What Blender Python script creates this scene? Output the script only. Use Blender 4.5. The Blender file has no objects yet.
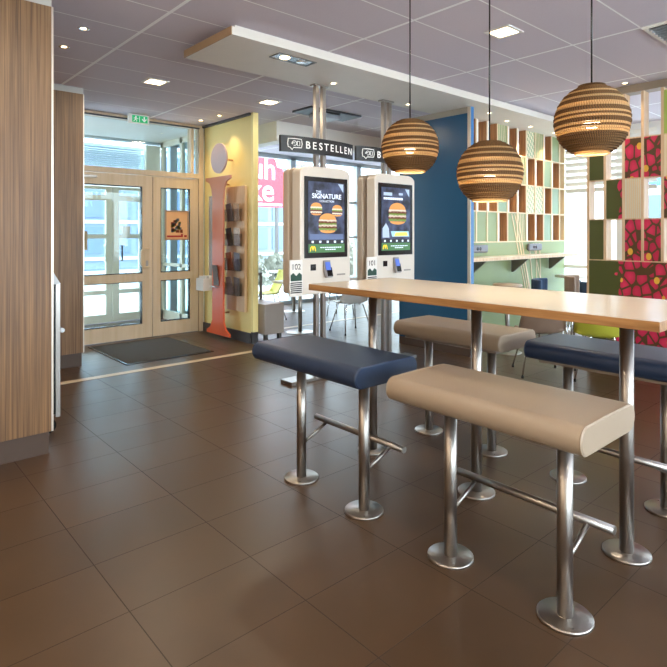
import bpy, math, random
from mathutils import Vector, Matrix
random.seed(7)
S = bpy.context.scene
COL = S.collection
PI = math.pi

# ------------------------------------------------------------------ camera, sky, big lights, exposure
cam_d = bpy.data.cameras.new('camera'); cam = bpy.data.objects.new('camera', cam_d); COL.objects.link(cam)
cam.location = (0, 0, 1.45); cam.rotation_euler = (PI / 2, 0, math.radians(48.38 - 90))
cam_d.sensor_width = 36; cam_d.lens = 557 / 667 * 36; cam_d.shift_y = -100.5 / 667
cam_d.clip_start = 0.05; cam_d.clip_end = 300
S.camera = cam
S.view_settings.view_transform = 'Standard'; S.view_settings.look = 'None'
S.view_settings.gamma = 1; S.view_settings.use_curve_mapping = False
S.view_settings.exposure = 0.2

w = bpy.data.worlds.new('overcast_sky'); S.world = w; w.use_nodes = True
bg = w.node_tree.nodes['Background']
bg.inputs[0].default_value = (0.90, 0.95, 1.0, 1); bg.inputs[1].default_value = 7.0

def area(name, loc, rot, sx, sy, power, color=(1, 1, 1), portal=False, spread=PI):
    d = bpy.data.lights.new(name, 'AREA'); d.shape = 'RECTANGLE'; d.size = sx; d.size_y = sy
    d.energy = power; d.color = color; d.spread = spread
    if portal: d.cycles.is_portal = True
    o = bpy.data.objects.new(name, d); COL.objects.link(o); o.location = loc; o.rotation_euler = rot
    return o
def spot(name, loc, power, color=(1, .78, .5), size=95, blend=.8, r=.03, rot=(0, 0, 0)):
    d = bpy.data.lights.new(name, 'SPOT'); d.energy = power; d.color = color
    d.spot_size = math.radians(size); d.spot_blend = blend; d.shadow_soft_size = r
    o = bpy.data.objects.new(name, d); COL.objects.link(o); o.location = loc; o.rotation_euler = rot
    return o
# daylight through the window front behind the photographer, and an added unseen warm fill at the left counter side
area('daylight_rear_windows', (3.2, -4.75, 1.75), (PI / 2, 0, 0), 9.5, 2.3, 235, (.90, .95, 1))
area('counter_side_fill', (-2.8, 1.5, 2.2), (0, -PI / 2 + .35, 0), 1.4, 5.0, 50, (1, .80, .58))
# portals only guide the sky light through the glass that is really there
area('portal_front', (6.5, 9.32, 1.6), (-PI / 2, 0, 0), 9, 3, 1, portal=True)
area('portal_right', (8.9, 1.5, 1.6), (0, PI / 2, 0), 3, 5.6, 1, portal=True)

# ------------------------------------------------------------------ material helpers
def lin(c):
    return tuple(((v / 255) / 12.92 if v / 255 <= .04045 else ((v / 255 + .055) / 1.055) ** 2.4) for v in c[:3]) + (1,)
MATS = {}
def new_mat(name):
    m = bpy.data.materials.new(name); m.use_nodes = True; MATS[name] = m
    nt = m.node_tree; return m, nt, nt.nodes['Principled BSDF']
def N(nt, t, **kw):
    n = nt.nodes.new(t)
    for k, v in kw.items(): setattr(n, k, v)
    return n
def mat(name, rgb, rough=.5, metal=0, var=.0, vscale=8, bump=0, bscale=60, spec=.5, emit=None, es=1, coat=0):
    if name in MATS: return MATS[name]
    m, nt, p = new_mat(name); c = lin(rgb)
    p.inputs['Base Color'].default_value = c; p.inputs['Roughness'].default_value = rough
    p.inputs['Metallic'].default_value = metal; p.inputs['Specular IOR Level'].default_value = spec
    p.inputs['Coat Weight'].default_value = coat
    tc = N(nt, 'ShaderNodeTexCoord')
    nz = N(nt, 'ShaderNodeTexNoise'); nz.inputs['Scale'].default_value = vscale; nz.inputs['Detail'].default_value = 3
    nt.links.new(tc.outputs['Object'], nz.inputs['Vector'])
    v = var if var else .04
    mx = N(nt, 'ShaderNodeMix', data_type='RGBA')
    mx.inputs[6].default_value = tuple(x * (1 - v) for x in c[:3]) + (1,)
    mx.inputs[7].default_value = tuple(min(1, x * (1 + v)) for x in c[:3]) + (1,)
    nt.links.new(nz.outputs['Fac'], mx.inputs[0]); nt.links.new(mx.outputs[2], p.inputs['Base Color'])
    if bump:
        n2 = N(nt, 'ShaderNodeTexNoise'); n2.inputs['Scale'].default_value = bscale
        nt.links.new(tc.outputs['Object'], n2.inputs['Vector'])
        b = N(nt, 'ShaderNodeBump'); b.inputs['Strength'].default_value = bump; b.inputs['Distance'].default_value = .002
        nt.links.new(n2.outputs['Fac'], b.inputs['Height']); nt.links.new(b.outputs[0], p.inputs['Normal'])
    if emit:
        p.inputs['Emission Color'].default_value = lin(emit); p.inputs['Emission Strength'].default_value = es
    return m
def math_node(nt, op, a, b=None):
    n = N(nt, 'ShaderNodeMath', operation=op)
    for i, v in enumerate((a, b)):
        if v is None: continue
        if isinstance(v, (int, float)): n.inputs[i].default_value = v
        else: nt.links.new(v, n.inputs[i])
    return n.outputs[0]
def line_mask(nt, coord, origin, pitch, width):
    a = math_node(nt, 'SUBTRACT', coord, origin - width / 2)
    a = math_node(nt, 'DIVIDE', a, pitch); a = math_node(nt, 'FRACT', a)
    return math_node(nt, 'LESS_THAN', a, width / pitch)

def floor_material():
    m, nt, p = new_mat('brown_floor_tile')
    tc = N(nt, 'ShaderNodeTexCoord'); sp = N(nt, 'ShaderNodeSeparateXYZ'); nt.links.new(tc.outputs['Object'], sp.inputs[0])
    X, Y = sp.outputs[0], sp.outputs[1]
    g = math_node(nt, 'MAXIMUM', line_mask(nt, X, .833, .545, .0045), line_mask(nt, Y, 1.319, .3975, .004))
    ix = math_node(nt, 'FLOOR', math_node(nt, 'DIVIDE', math_node(nt, 'SUBTRACT', X, .833), .545))
    iy = math_node(nt, 'FLOOR', math_node(nt, 'DIVIDE', math_node(nt, 'SUBTRACT', Y, 1.319), .3975))
    cb = N(nt, 'ShaderNodeCombineXYZ'); nt.links.new(ix, cb.inputs[0]); nt.links.new(iy, cb.inputs[1])
    wn = N(nt, 'ShaderNodeTexWhiteNoise'); nt.links.new(cb.outputs[0], wn.inputs['Vector'])
    nz = N(nt, 'ShaderNodeTexNoise'); nz.inputs['Scale'].default_value = 3.2; nz.inputs['Detail'].default_value = 3; nz.inputs['Roughness'].default_value = .55
    nt.links.new(tc.outputs['Object'], nz.inputs['Vector'])
    f = math_node(nt, 'ADD', math_node(nt, 'MULTIPLY', wn.outputs['Value'], .3), math_node(nt, 'MULTIPLY', nz.outputs['Fac'], .7))
    mx = N(nt, 'ShaderNodeMix', data_type='RGBA'); mx.inputs[6].default_value = lin((62, 45, 29)); mx.inputs[7].default_value = lin((90, 66, 44))
    nt.links.new(f, mx.inputs[0])
    m2 = N(nt, 'ShaderNodeMix', data_type='RGBA'); m2.inputs[7].default_value = lin((52, 38, 30))
    nt.links.new(g, m2.inputs[0]); nt.links.new(mx.outputs[2], m2.inputs[6]); nt.links.new(m2.outputs[2], p.inputs['Base Color'])
    r = math_node(nt, 'ADD', math_node(nt, 'MULTIPLY', nz.outputs['Fac'], .12), .285)
    r = math_node(nt, 'ADD', r, math_node(nt, 'MULTIPLY', g, .4)); nt.links.new(r, p.inputs['Roughness'])
    h = math_node(nt, 'SUBTRACT', 1.0, g)
    b = N(nt, 'ShaderNodeBump'); b.inputs['Strength'].default_value = .35; b.inputs['Distance'].default_value = .002
    nt.links.new(h, b.inputs['Height']); nt.links.new(b.outputs[0], p.inputs['Normal'])
    p.inputs['Specular IOR Level'].default_value = .55
    return m
def ceiling_material():
    m, nt, p = new_mat('ceiling_tile_grey')
    tc = N(nt, 'ShaderNodeTexCoord'); sp = N(nt, 'ShaderNodeSeparateXYZ'); nt.links.new(tc.outputs['Object'], sp.inputs[0])
    a = line_mask(nt, sp.outputs[0], 1.775, 1.42, .028); b = line_mask(nt, sp.outputs[1], 1.635, .53, .013)
    g = math_node(nt, 'MAXIMUM', a, b)
    nz = N(nt, 'ShaderNodeTexNoise'); nz.inputs['Scale'].default_value = 150; nt.links.new(tc.outputs['Object'], nz.inputs['Vector'])
    mx = N(nt, 'ShaderNodeMix', data_type='RGBA'); mx.inputs[6].default_value = lin((208, 198, 208)); mx.inputs[7].default_value = lin((218, 208, 218))
    nt.links.new(nz.outputs['Fac'], mx.inputs[0])
    m2 = N(nt, 'ShaderNodeMix', data_type='RGBA'); m2.inputs[7].default_value = lin((252, 251, 252))
    nt.links.new(g, m2.inputs[0]); nt.links.new(mx.outputs[2], m2.inputs[6]); nt.links.new(m2.outputs[2], p.inputs['Base Color'])
    p.inputs['Roughness'].default_value = .8; p.inputs['Specular IOR Level'].default_value = .2
    return m
def wood_material(name, c1, c2, axis='Z', scale=1.0, rough=.45, stretch=.04, freq=70):
    if name in MATS: return MATS[name]
    m, nt, p = new_mat(name)
    tc = N(nt, 'ShaderNodeTexCoord'); mp = N(nt, 'ShaderNodeMapping')
    s = [freq * scale] * 3; s['XYZ'.index(axis)] = freq * scale * stretch; mp.inputs['Scale'].default_value = s
    nt.links.new(tc.outputs['Object'], mp.inputs[0])
    nz = N(nt, 'ShaderNodeTexNoise'); nz.inputs['Scale'].default_value = 1; nz.inputs['Detail'].default_value = 4; nz.inputs['Roughness'].default_value = .6
    nt.links.new(mp.outputs[0], nz.inputs['Vector'])
    r = N(nt, 'ShaderNodeValToRGB'); r.color_ramp.elements[0].position = .34; r.color_ramp.elements[1].position = .68
    r.color_ramp.elements[0].color = lin(c1); r.color_ramp.elements[1].color = lin(c2)
    nt.links.new(nz.outputs['Fac'], r.inputs[0]); nt.links.new(r.outputs[0], p.inputs['Base Color'])
    p.inputs['Roughness'].default_value = rough
    return m
def steel_material():
    m, nt, p = new_mat('brushed_steel')
    p.inputs['Base Color'].default_value = lin((172, 166, 160)); p.inputs['Metallic'].default_value = 1
    tc = N(nt, 'ShaderNodeTexCoord'); mp = N(nt, 'ShaderNodeMapping'); mp.inputs['Scale'].default_value = (300, 300, 8)
    nt.links.new(tc.outputs['Object'], mp.inputs[0]); nz = N(nt, 'ShaderNodeTexNoise'); nz.inputs['Scale'].default_value = 1
    nt.links.new(mp.outputs[0], nz.inputs['Vector'])
    nt.links.new(math_node(nt, 'ADD', math_node(nt, 'MULTIPLY', nz.outputs['Fac'], .15), .26), p.inputs['Roughness'])
    return m
def glass_material(name='window_glass', tint=(235, 245, 248), refl=.10):
    if name in MATS: return MATS[name]
    m = bpy.data.materials.new(name); m.use_nodes = True; MATS[name] = m; nt = m.node_tree; nt.nodes.clear()
    o = N(nt, 'ShaderNodeOutputMaterial'); t = N(nt, 'ShaderNodeBsdfTransparent'); g = N(nt, 'ShaderNodeBsdfGlossy')
    t.inputs[0].default_value = lin(tint); g.inputs['Roughness'].default_value = .02
    fr = N(nt, 'ShaderNodeLayerWeight'); fr.inputs[0].default_value = .5
    fz = math_node(nt, 'ADD', math_node(nt, 'MULTIPLY', math_node(nt, 'POWER', fr.outputs['Facing'], 5), .6), .03)
    mx = N(nt, 'ShaderNodeMixShader'); nt.links.new(fz, mx.inputs[0])
    nt.links.new(t.outputs[0], mx.inputs[1]); nt.links.new(g.outputs[0], mx.inputs[2]); nt.links.new(mx.outputs[0], o.inputs[0])
    return m
def emit_mat(name, rgb, s):
    if name in MATS: return MATS[name]
    m, nt, p = new_mat(name); p.inputs['Base Color'].default_value = lin(rgb)
    p.inputs['Emission Color'].default_value = lin(rgb); p.inputs['Emission Strength'].default_value = s
    p.inputs['Roughness'].default_value = .4
    return m
def flower_material():
    m, nt, p = new_mat('flower_print')
    tc = N(nt, 'ShaderNodeTexCoord'); mp = N(nt, 'ShaderNodeMapping'); mp.inputs['Scale'].default_value = (0, 11.2, 7.8); mp.inputs['Rotation'].default_value = (.32, 0, 0)
    nt.links.new(tc.outputs['Object'], mp.inputs[0])
    v = N(nt, 'ShaderNodeTexVoronoi', feature='DISTANCE_TO_EDGE'); v.inputs['Scale'].default_value = 1; v.inputs['Randomness'].default_value = .62
    nt.links.new(mp.outputs[0], v.inputs['Vector'])
    v1 = N(nt, 'ShaderNodeTexVoronoi'); v1.inputs['Scale'].default_value = 1; v1.inputs['Randomness'].default_value = .62
    nt.links.new(mp.outputs[0], v1.inputs['Vector'])
    petal = N(nt, 'ShaderNodeMix', data_type='RGBA'); petal.inputs[6].default_value = lin((222, 54, 96)); petal.inputs[7].default_value = lin((176, 34, 66))
    nt.links.new(math_node(nt, 'MULTIPLY', v1.outputs['Distance'], 1.4), petal.inputs[0])
    edge = math_node(nt, 'MULTIPLY', math_node(nt, 'GREATER_THAN', v.outputs['Distance'], .085), math_node(nt, 'LESS_THAN', v1.outputs['Distance'], .66))
    a = N(nt, 'ShaderNodeMix', data_type='RGBA'); a.inputs[6].default_value = lin((84, 62, 34)); nt.links.new(edge, a.inputs[0]); nt.links.new(petal.outputs[2], a.inputs[7])
    mp2 = N(nt, 'ShaderNodeMapping'); mp2.inputs['Scale'].default_value = (0, 6.2, 4.6); mp2.inputs['Rotation'].default_value = (.5, 0, 0); nt.links.new(tc.outputs['Object'], mp2.inputs[0])
    v2 = N(nt, 'ShaderNodeTexVoronoi'); v2.inputs['Scale'].default_value = 1; v2.inputs['Randomness'].default_value = .35; nt.links.new(mp2.outputs[0], v2.inputs['Vector'])
    dot = math_node(nt, 'LESS_THAN', v2.outputs['Distance'], .17)
    b = N(nt, 'ShaderNodeMix', data_type='RGBA'); b.inputs[7].default_value = lin((226, 172, 62)); nt.links.new(dot, b.inputs[0]); nt.links.new(a.outputs[2], b.inputs[6])
    # the print fades out into plain olive along a ragged diagonal on its window side
    sp = N(nt, 'ShaderNodeSeparateXYZ'); nt.links.new(tc.outputs['Object'], sp.inputs[0])
    e = math_node(nt, 'SUBTRACT', math_node(nt, 'ADD', sp.outputs[1], math_node(nt, 'MULTIPLY', v1.outputs['Distance'], .10)), 2.47)
    e = math_node(nt, 'SUBTRACT', e, math_node(nt, 'MULTIPLY', math_node(nt, 'ABSOLUTE', math_node(nt, 'SUBTRACT', sp.outputs[2], 1.75)), .0))
    olive = math_node(nt, 'GREATER_THAN', e, .04)
    c = N(nt, 'ShaderNodeMix', data_type='RGBA'); c.inputs[7].default_value = lin((78, 82, 40)); nt.links.new(olive, c.inputs[0]); nt.links.new(b.outputs[2], c.inputs[6])
    nt.links.new(c.outputs[2], p.inputs['Base Color']); p.inputs['Roughness'].default_value = .35
    return m
def dots_material():
    m, nt, p = new_mat('basket_weave_print')
    tc = N(nt, 'ShaderNodeTexCoord'); mp = N(nt, 'ShaderNodeMapping'); mp.inputs['Scale'].default_value = (26, 1, 22); mp.inputs['Rotation'].default_value = (0, .25, 0)
    nt.links.new(tc.outputs['Object'], mp.inputs[0])
    ck = N(nt, 'ShaderNodeTexChecker'); ck.inputs['Scale'].default_value = 1
    ck.inputs['Color1'].default_value = lin((232, 220, 190)); ck.inputs['Color2'].default_value = lin((160, 178, 140))
    nt.links.new(mp.outputs[0], ck.inputs['Vector']); nt.links.new(ck.outputs[0], p.inputs['Base Color']); p.inputs['Roughness'].default_value = .4
    return m
def cardboard(name, c1, c2, trans=0):
    m, nt, p = new_mat(name)
    tc = N(nt, 'ShaderNodeTexCoord'); sp = N(nt, 'ShaderNodeSeparateXYZ'); nt.links.new(tc.outputs['Object'], sp.inputs[0])
    a = math_node(nt, 'ARCTAN2', sp.outputs[1], sp.outputs[0])
    zz = math_node(nt, 'MULTIPLY', math_node(nt, 'FLOOR', math_node(nt, 'MULTIPLY', sp.outputs[2], 85)), 1.7)
    s = math_node(nt, 'SINE', math_node(nt, 'ADD', math_node(nt, 'MULTIPLY', a, 90), zz))
    f = math_node(nt, 'ADD', math_node(nt, 'MULTIPLY', s, .5), .5)
    mx = N(nt, 'ShaderNodeMix', data_type='RGBA'); mx.inputs[6].default_value = lin(c1); mx.inputs[7].default_value = lin(c2)
    nt.links.new(f, mx.inputs[0]); nt.links.new(mx.outputs[2], p.inputs['Base Color']); p.inputs['Roughness'].default_value = .8
    p.inputs['Specular IOR Level'].default_value = .15
    if trans:
        o = nt.nodes['Material Output']; t = N(nt, 'ShaderNodeBsdfTranslucent'); nt.links.new(mx.outputs[2], t.inputs[0])
        ms = N(nt, 'ShaderNodeMixShader'); ms.inputs[0].default_value = trans
        nt.links.new(p.outputs[0], ms.inputs[1]); nt.links.new(t.outputs[0], ms.inputs[2]); nt.links.new(ms.outputs[0], o.inputs[0])
    return m

M_floor = floor_material(); M_ceil = ceiling_material(); STEEL = steel_material(); GLASS = glass_material()
FLOWER = flower_material(); DOTS = dots_material()
WOODP = wood_material('zebrano_panel', (88, 60, 34), (142, 106, 68), 'Z', 1, .45, .012, 110)
TABLE_TOP = mat('cream_laminate', (216, 202, 184), .22, var=.03, vscale=3)
TABLE_EDGE = wood_material('beech_edge', (138, 96, 54), (176, 130, 82), 'Y', 1, .4, .05, 60)
WHITE = mat('white_paint', (236, 232, 226), .55)
SOFFIT = mat('soffit_white', (226, 218, 208), .6)
YELLOW = mat('pale_yellow_paint', (240, 222, 150), .5, var=.03)
YEDGE = mat('cream_yellow_edge', (244, 228, 160), .5)
BASE_D = mat('dark_grey_skirting', (66, 66, 70), .4)
PLINTH = mat('dark_brown_plinth', (72, 54, 42), .45)
FRAME = wood_material('beige_door_frame', (206, 182, 148), (216, 194, 164), 'Z', 1, .35, .05, 20)
FRAME_W = mat('white_door_frame', (226, 224, 208), .4)
BLUE = mat('petrol_blue_laminate', (30, 82, 118), .25, var=.05, vscale=2)
BLUE_E = mat('mid_blue_edge', (58, 118, 176), .35)
GREEN = mat('sage_green_panel', (138, 152, 106), .4)
GREEN2 = mat('aqua_green_panel', (140, 162, 134), .4)
LIME = mat('lime_green_panel', (170, 186, 90), .4)
CREAM = mat('cream_lattice', (226, 204, 170), .5)
OAK = wood_material('light_oak', (206, 170, 132), (226, 196, 162), 'Z', 1, .5, .05, 40)
NICHE = wood_material('walnut_niche', (152, 104, 66), (192, 142, 96), 'Z', 1, .5, .03, 80)
OLIVE = mat('olive_panel', (78, 82, 40), .4)
TAUPE = mat('taupe_vinyl', (158, 140, 120), .38, var=.05, vscale=5, bump=.25, bscale=250)
NAVY = mat('navy_vinyl', (38, 54, 80), .42, var=.06, vscale=5, bump=.2, bscale=250)
KIOSK = mat('kiosk_white', (224, 214, 202), .35)
KIOSK2 = mat('kiosk_beige_side', (206, 188, 168), .35)
BLACK = mat('black_plastic', (14, 14, 16), .22)
DARK = mat('dark_gap', (52, 46, 40), .6)
SIGNB = mat('sign_black', (34, 32, 32), .35)
SIGNW = mat('sign_white', (238, 236, 232), .5, emit=(238, 236, 232), es=.25)
CHROME = mat('chrome', (220, 220, 222), .12, metal=1)
MATM = mat('grey_ribbed_mat', (66, 62, 58), .95, var=.25, vscale=60, bump=1, bscale=120)
STRIP = mat('beige_strip_and_highlight', (212, 190, 160), .35)

# ------------------------------------------------------------------ mesh helpers
class MB:
    def __init__(s): s.v = []; s.f = []; s.mi = []; s.sm = []; s.cur = 0
    def _add(s, vs, fs, smooth=False):
        b = len(s.v); s.v += [tuple(p) for p in vs]
        for f in fs: s.f.append([b + i for i in f]); s.mi.append(s.cur); s.sm.append(smooth)
        return s
    def box(s, x0, x1, y0, y1, z0, z1):
        v = [(x, y, z) for x in (x0, x1) for y in (y0, y1) for z in (z0, z1)]
        return s._add(v, [(0, 1, 3, 2), (4, 6, 7, 5), (0, 4, 5, 1), (2, 3, 7, 6), (0, 2, 6, 4), (1, 5, 7, 3)])
    def obox(s, c, size, rot):
        R = Matrix.Rotation(rot, 3, 'Z') if isinstance(rot, (int, float)) else rot
        h = [a / 2 for a in size]
        v = [Vector(c) + R @ Vector((x * h[0], y * h[1], z * h[2])) for x in (-1, 1) for y in (-1, 1) for z in (-1, 1)]
        return s._add(v, [(0, 1, 3, 2), (4, 6, 7, 5), (0, 4, 5, 1), (2, 3, 7, 6), (0, 2, 6, 4), (1, 5, 7, 3)])
    def cyl(s, p0, p1, r, seg=20, r1=None, cap=True):
        p0 = Vector(p0); p1 = Vector(p1); d = (p1 - p0).normalized(); r1 = r if r1 is None else r1
        u = d.orthogonal().normalized(); w = d.cross(u)
        v = []
        for p, rr in ((p0, r), (p1, r1)):
            v += [p + (u * math.cos(2 * PI * i / seg) + w * math.sin(2 * PI * i / seg)) * rr for i in range(seg)]
        s._add(v, [(i, (i + 1) % seg, seg + (i + 1) % seg, seg + i) for i in range(seg)], True)
        if cap:
            b = len(s.v) - 2 * seg
            s.f.append([b + i for i in reversed(range(seg))]); s.f.append([b + seg + i for i in range(seg)])
            s.mi += [s.cur] * 2; s.sm += [False] * 2
        return s
    def lathe(s, prof, c=(0, 0, 0), seg=32, smooth=True, close=False):
        n = len(prof); v = []
        for r, z in prof:
            v += [(c[0] + r * math.cos(2 * PI * i / seg), c[1] + r * math.sin(2 * PI * i / seg), c[2] + z) for i in range(seg)]
        fs = []
        for k in range(n if close else n - 1):
            k2 = (k + 1) % n
            fs += [(k * seg + i, k * seg + (i + 1) % seg, k2 * seg + (i + 1) % seg, k2 * seg + i) for i in range(seg)]
        return s._add(v, fs, smooth)
    def tube(s, pts, r, seg=10):
        pts = [Vector(p) for p in pts]; v = []; n = len(pts); u = None
        for i, p in enumerate(pts):
            d = (pts[min(i + 1, n - 1)] - pts[max(i - 1, 0)]).normalized()
            u = d.orthogonal().normalized() if u is None else (u - d * u.dot(d)).normalized()
            w = d.cross(u)
            v += [p + (u * math.cos(2 * PI * k / seg) + w * math.sin(2 * PI * k / seg)) * r for k in range(seg)]
        fs = [(i * seg + k, i * seg + (k + 1) % seg, (i + 1) * seg + (k + 1) % seg, (i + 1) * seg + k) for i in range(n - 1) for k in range(seg)]
        fs += [tuple(reversed(range(seg))), tuple((n - 1) * seg + k for k in range(seg))]
        return s._add(v, fs, True)
    def prism(s, poly, axis, a, b, smooth=False):
        def P(p, t):
            if axis == 'x': return (t, p[0], p[1])
            if axis == 'y': return (p[0], t, p[1])
            return (p[0], p[1], t)
        n = len(poly); v = [P(p, a) for p in poly] + [P(p, b) for p in poly]
        s._add(v, [(i, (i + 1) % n, n + (i + 1) % n, n + i) for i in range(n)], smooth)
        base = len(s.v) - 2 * n
        s.f.append([base + i for i in reversed(range(n))]); s.f.append([base + n + i for i in range(n)]); s.mi += [s.cur] * 2; s.sm += [False] * 2
        return s
    def grid(s, fn, nu, nv, smooth=True):
        v = [fn(i / nu, j / nv) for j in range(nv + 1) for i in range(nu + 1)]
        return s._add(v, [(j * (nu + 1) + i, j * (nu + 1) + i + 1, (j + 1) * (nu + 1) + i + 1, (j + 1) * (nu + 1) + i) for j in range(nv) for i in range(nu)], smooth)
    def build(s, name, mats, parent=None, loc=None, bevel=0, solid=0, fix=True):
        me = bpy.data.meshes.new(name); me.from_pydata(s.v, [], s.f)
        if not isinstance(mats, (list, tuple)): mats = [mats]
        for m in mats: me.materials.append(m)
        for p, k, sm in zip(me.polygons, s.mi, s.sm): p.material_index = k; p.use_smooth = sm
        if fix:
            import bmesh
            bm = bmesh.new(); bm.from_mesh(me); bmesh.ops.recalc_face_normals(bm, faces=bm.faces); bm.to_mesh(me); bm.free()
        o = bpy.data.objects.new(name, me); COL.objects.link(o)
        if parent is not None: o.parent = parent
        if loc: o.location = loc
        if bevel:
            b = o.modifiers.new('bevel', 'BEVEL'); b.width = bevel; b.segments = 3; b.limit_method = 'ANGLE'; b.angle_limit = math.radians(40)
        if solid:
            q = o.modifiers.new('solid', 'SOLIDIFY'); q.thickness = solid; q.offset = 0
        return o
def tag(o, label=None, cat=None, group=None, kind=None):
    if label: o['label'] = label
    if cat: o['category'] = cat
    if group: o['group'] = group
    if kind: o['kind'] = kind
    return o
def thing(name, label, cat, loc=(0, 0, 0), rz=0, group=None):
    o = bpy.data.objects.new(name, None); COL.objects.link(o); o.location = loc; o.rotation_euler = (0, 0, rz)
    o.empty_display_size = .1
    return tag(o, label, cat, group)
def struct(name, mb, m, parent=None, **k):
    o = mb.build(name, m, parent, **k)
    if parent is None: o['kind'] = 'structure'
    return o
def box(x0, x1, y0, y1, z0, z1): return MB().box(x0, x1, y0, y1, z0, z1)
def dup(root, loc, rz, label, group=None):
    def cp(o, parent):
        c = o.copy(); COL.objects.link(c)
        if parent is not None: c.parent = parent
        for ch in list(o.children): cp(ch, c)
        return c
    r = cp(root, None); r.location = loc; r.rotation_euler = (0, 0, rz); r['label'] = label
    if group: r['group'] = group
    return r
def text_obj(name, body, size, m, parent, loc, rot=(PI / 2, 0, 0), extrude=.002, align='LEFT', sx=1, bold=0):
    c = bpy.data.curves.new(name, 'FONT'); c.body = body; c.size = size; c.extrude = extrude; c.align_x = align; c.offset = bold
    t = bpy.data.objects.new(name + '_tmp', c); COL.objects.link(t)
    dg = bpy.context.evaluated_depsgraph_get(); dg.update()
    me = bpy.data.meshes.new_from_object(t.evaluated_get(dg)); bpy.data.objects.remove(t); bpy.data.curves.remove(c)
    me.name = name; me.materials.clear(); me.materials.append(m)
    for v in me.vertices: v.co.x *= sx
    o = bpy.data.objects.new(name, me); COL.objects.link(o); o.parent = parent; o.location = loc; o.rotation_euler = rot
    return o

# ------------------------------------------------------------------ room shell
CZ = 3.03
struct('floor', MB().box(-3, 8.75, -5, 9.25, -.1, 0).box(8.75, 11.05, 4.28, 9.25, -.1, 0), M_floor)
struct('ceiling', MB().box(-3, 8.75, -5, 9.25, CZ, CZ + .12).box(8.75, 11.05, 4.28, 9.25, CZ, CZ + .12), M_ceil)
struct('wall_left', MB().box(-3.1, -3, -5, 9.25, 0, CZ), mat('warm_wall', (216, 190, 160), .7))
mb = MB(); mb.box(-3, 8.75, -5.1, -5, 0, .45).box(-3, 8.75, -5.1, -5, 2.95, CZ)
for x in (-3, -1, 1.2, 3.4, 5.6, 7.8, 8.6): mb.box(x, x + .15, -5.1, -5, .45, 2.95)
struct('wall_rear', mb, WHITE)
struct('window_1', MB().box(-3, 8.75, -5.06, -5.04, .45, 2.95), GLASS)
struct('wall_back', MB().box(-3, 1.95, 7.52, 7.62, 0, CZ), mat('warm_wall', (216, 190, 160)))
# low drop beam round the window seating corner
mb = MB(); mb.box(4.6, 10.95, 6.38, 6.58, 2.75, CZ).box(4.6, 4.8, 6.58, 9.1, 2.75, CZ)
struct('trim_1', mb, WHITE)
# front facade y = 9.15
mb = MB()
for x in (1.9, 4.3, 6.92, 8.80, 10.85): mb.box(x, x + .13, 9.1, 9.22, 0, 3.0)
mb.box(1.9, 10.98, 9.1, 9.22, 2.95, CZ)
for a, b in ((4.43, 6.92), (7.05, 8.8), (8.93, 10.85)):
    mb.box(a, b, 9.1, 9.22, 0, .07)
    if a > 7: mb.box(a, b, 9.12, 9.2, 2.10, 2.16); mb.box(a, b, 9.12, 9.2, 1.33, 1.38)
struct('wall_front', mb, mat('blue_grey_window_frame', (190, 202, 210), .4))
struct('window_2', MB().box(4.43, 10.85, 9.155, 9.165, .07, 2.95), GLASS)
struct('wall_corner', MB().box(10.95, 11.05, 4.37, 9.2, 0, CZ).box(8.6, 10.95, 4.30, 4.37, 0, CZ), WHITE); bpy.data.objects['wall_corner'].name = 'wall_right'
# right facade x = 8.65
mb = MB()
for y in (-1.2, -.6, .85, 2.2, 3.3, 4.2): mb.box(8.6, 8.72, y, y + .08, 0, CZ)
mb.box(8.6, 8.72, -1.2, 4.28, 2.82, CZ).box(8.6, 8.72, -1.2, 4.28, 0, .12).box(8.62, 8.7, -1.2, 4.28, .9, .95)
struct('trim_12', mb, WHITE)
struct('window_3', MB().box(8.655, 8.665, -1.2, 4.28, .12, 2.82), GLASS)
struct('daylight_block_wall', MB().box(8.6, 8.75, -5, -1.2, 0, CZ), WHITE)  # solid wall added out of view to cut the side daylight

# ------------------------------------------------------------------ soffit over the kiosks
mb = MB().box(2.19, 8.6, 3.60, 4.36, 2.93, 2.99); mb.box(2.25, 8.6, 3.66, 4.30, 2.99, CZ)
struct('trim_2', mb, SOFFIT)
struct('trim_3', MB().box(2.182, 2.19, 3.60, 4.36, 2.93, 2.992), mat('beige_edge_band', (180, 150, 118), .5))

# ------------------------------------------------------------------ entrance
def frame_rect(mb, x0, x1, z0, z1, w, y0, y1):
    mb.box(x0, x0 + w, y0, y1, z0, z1).box(x1 - w, x1, y0, y1, z0, z1).box(x0 + w, x1 - w, y0, y1, z0, z0 + w).box(x0 + w, x1 - w, y0, y1, z1 - w, z1)
mb = MB(); mb.box(1.95, 2.05, 7.45, 7.57, 0, CZ).box(3.97, 4.04, 7.45, 7.57, 0, CZ).box(2.05, 3.97, 7.45, 7.57, 2.25, 2.32).box(2.05, 3.97, 7.45, 7.57, 2.98, CZ)
mb.box(3.845, 3.885, 7.45, 7.57, 2.32, 2.98)
struct('trim_4', mb, FRAME)
struct('window_4', MB().box(2.05, 3.97, 7.505, 7.515, 2.32, 2.98), GLASS)
struct('ceiling_vestibule', MB().box(2.05, 4.12, 7.58, 9.1, 2.99, 3.03), WHITE)
struct('trim_5', MB().box(2.05, 3.97, 7.43, 7.45, 2.975, 2.995), BASE_D)
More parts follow.
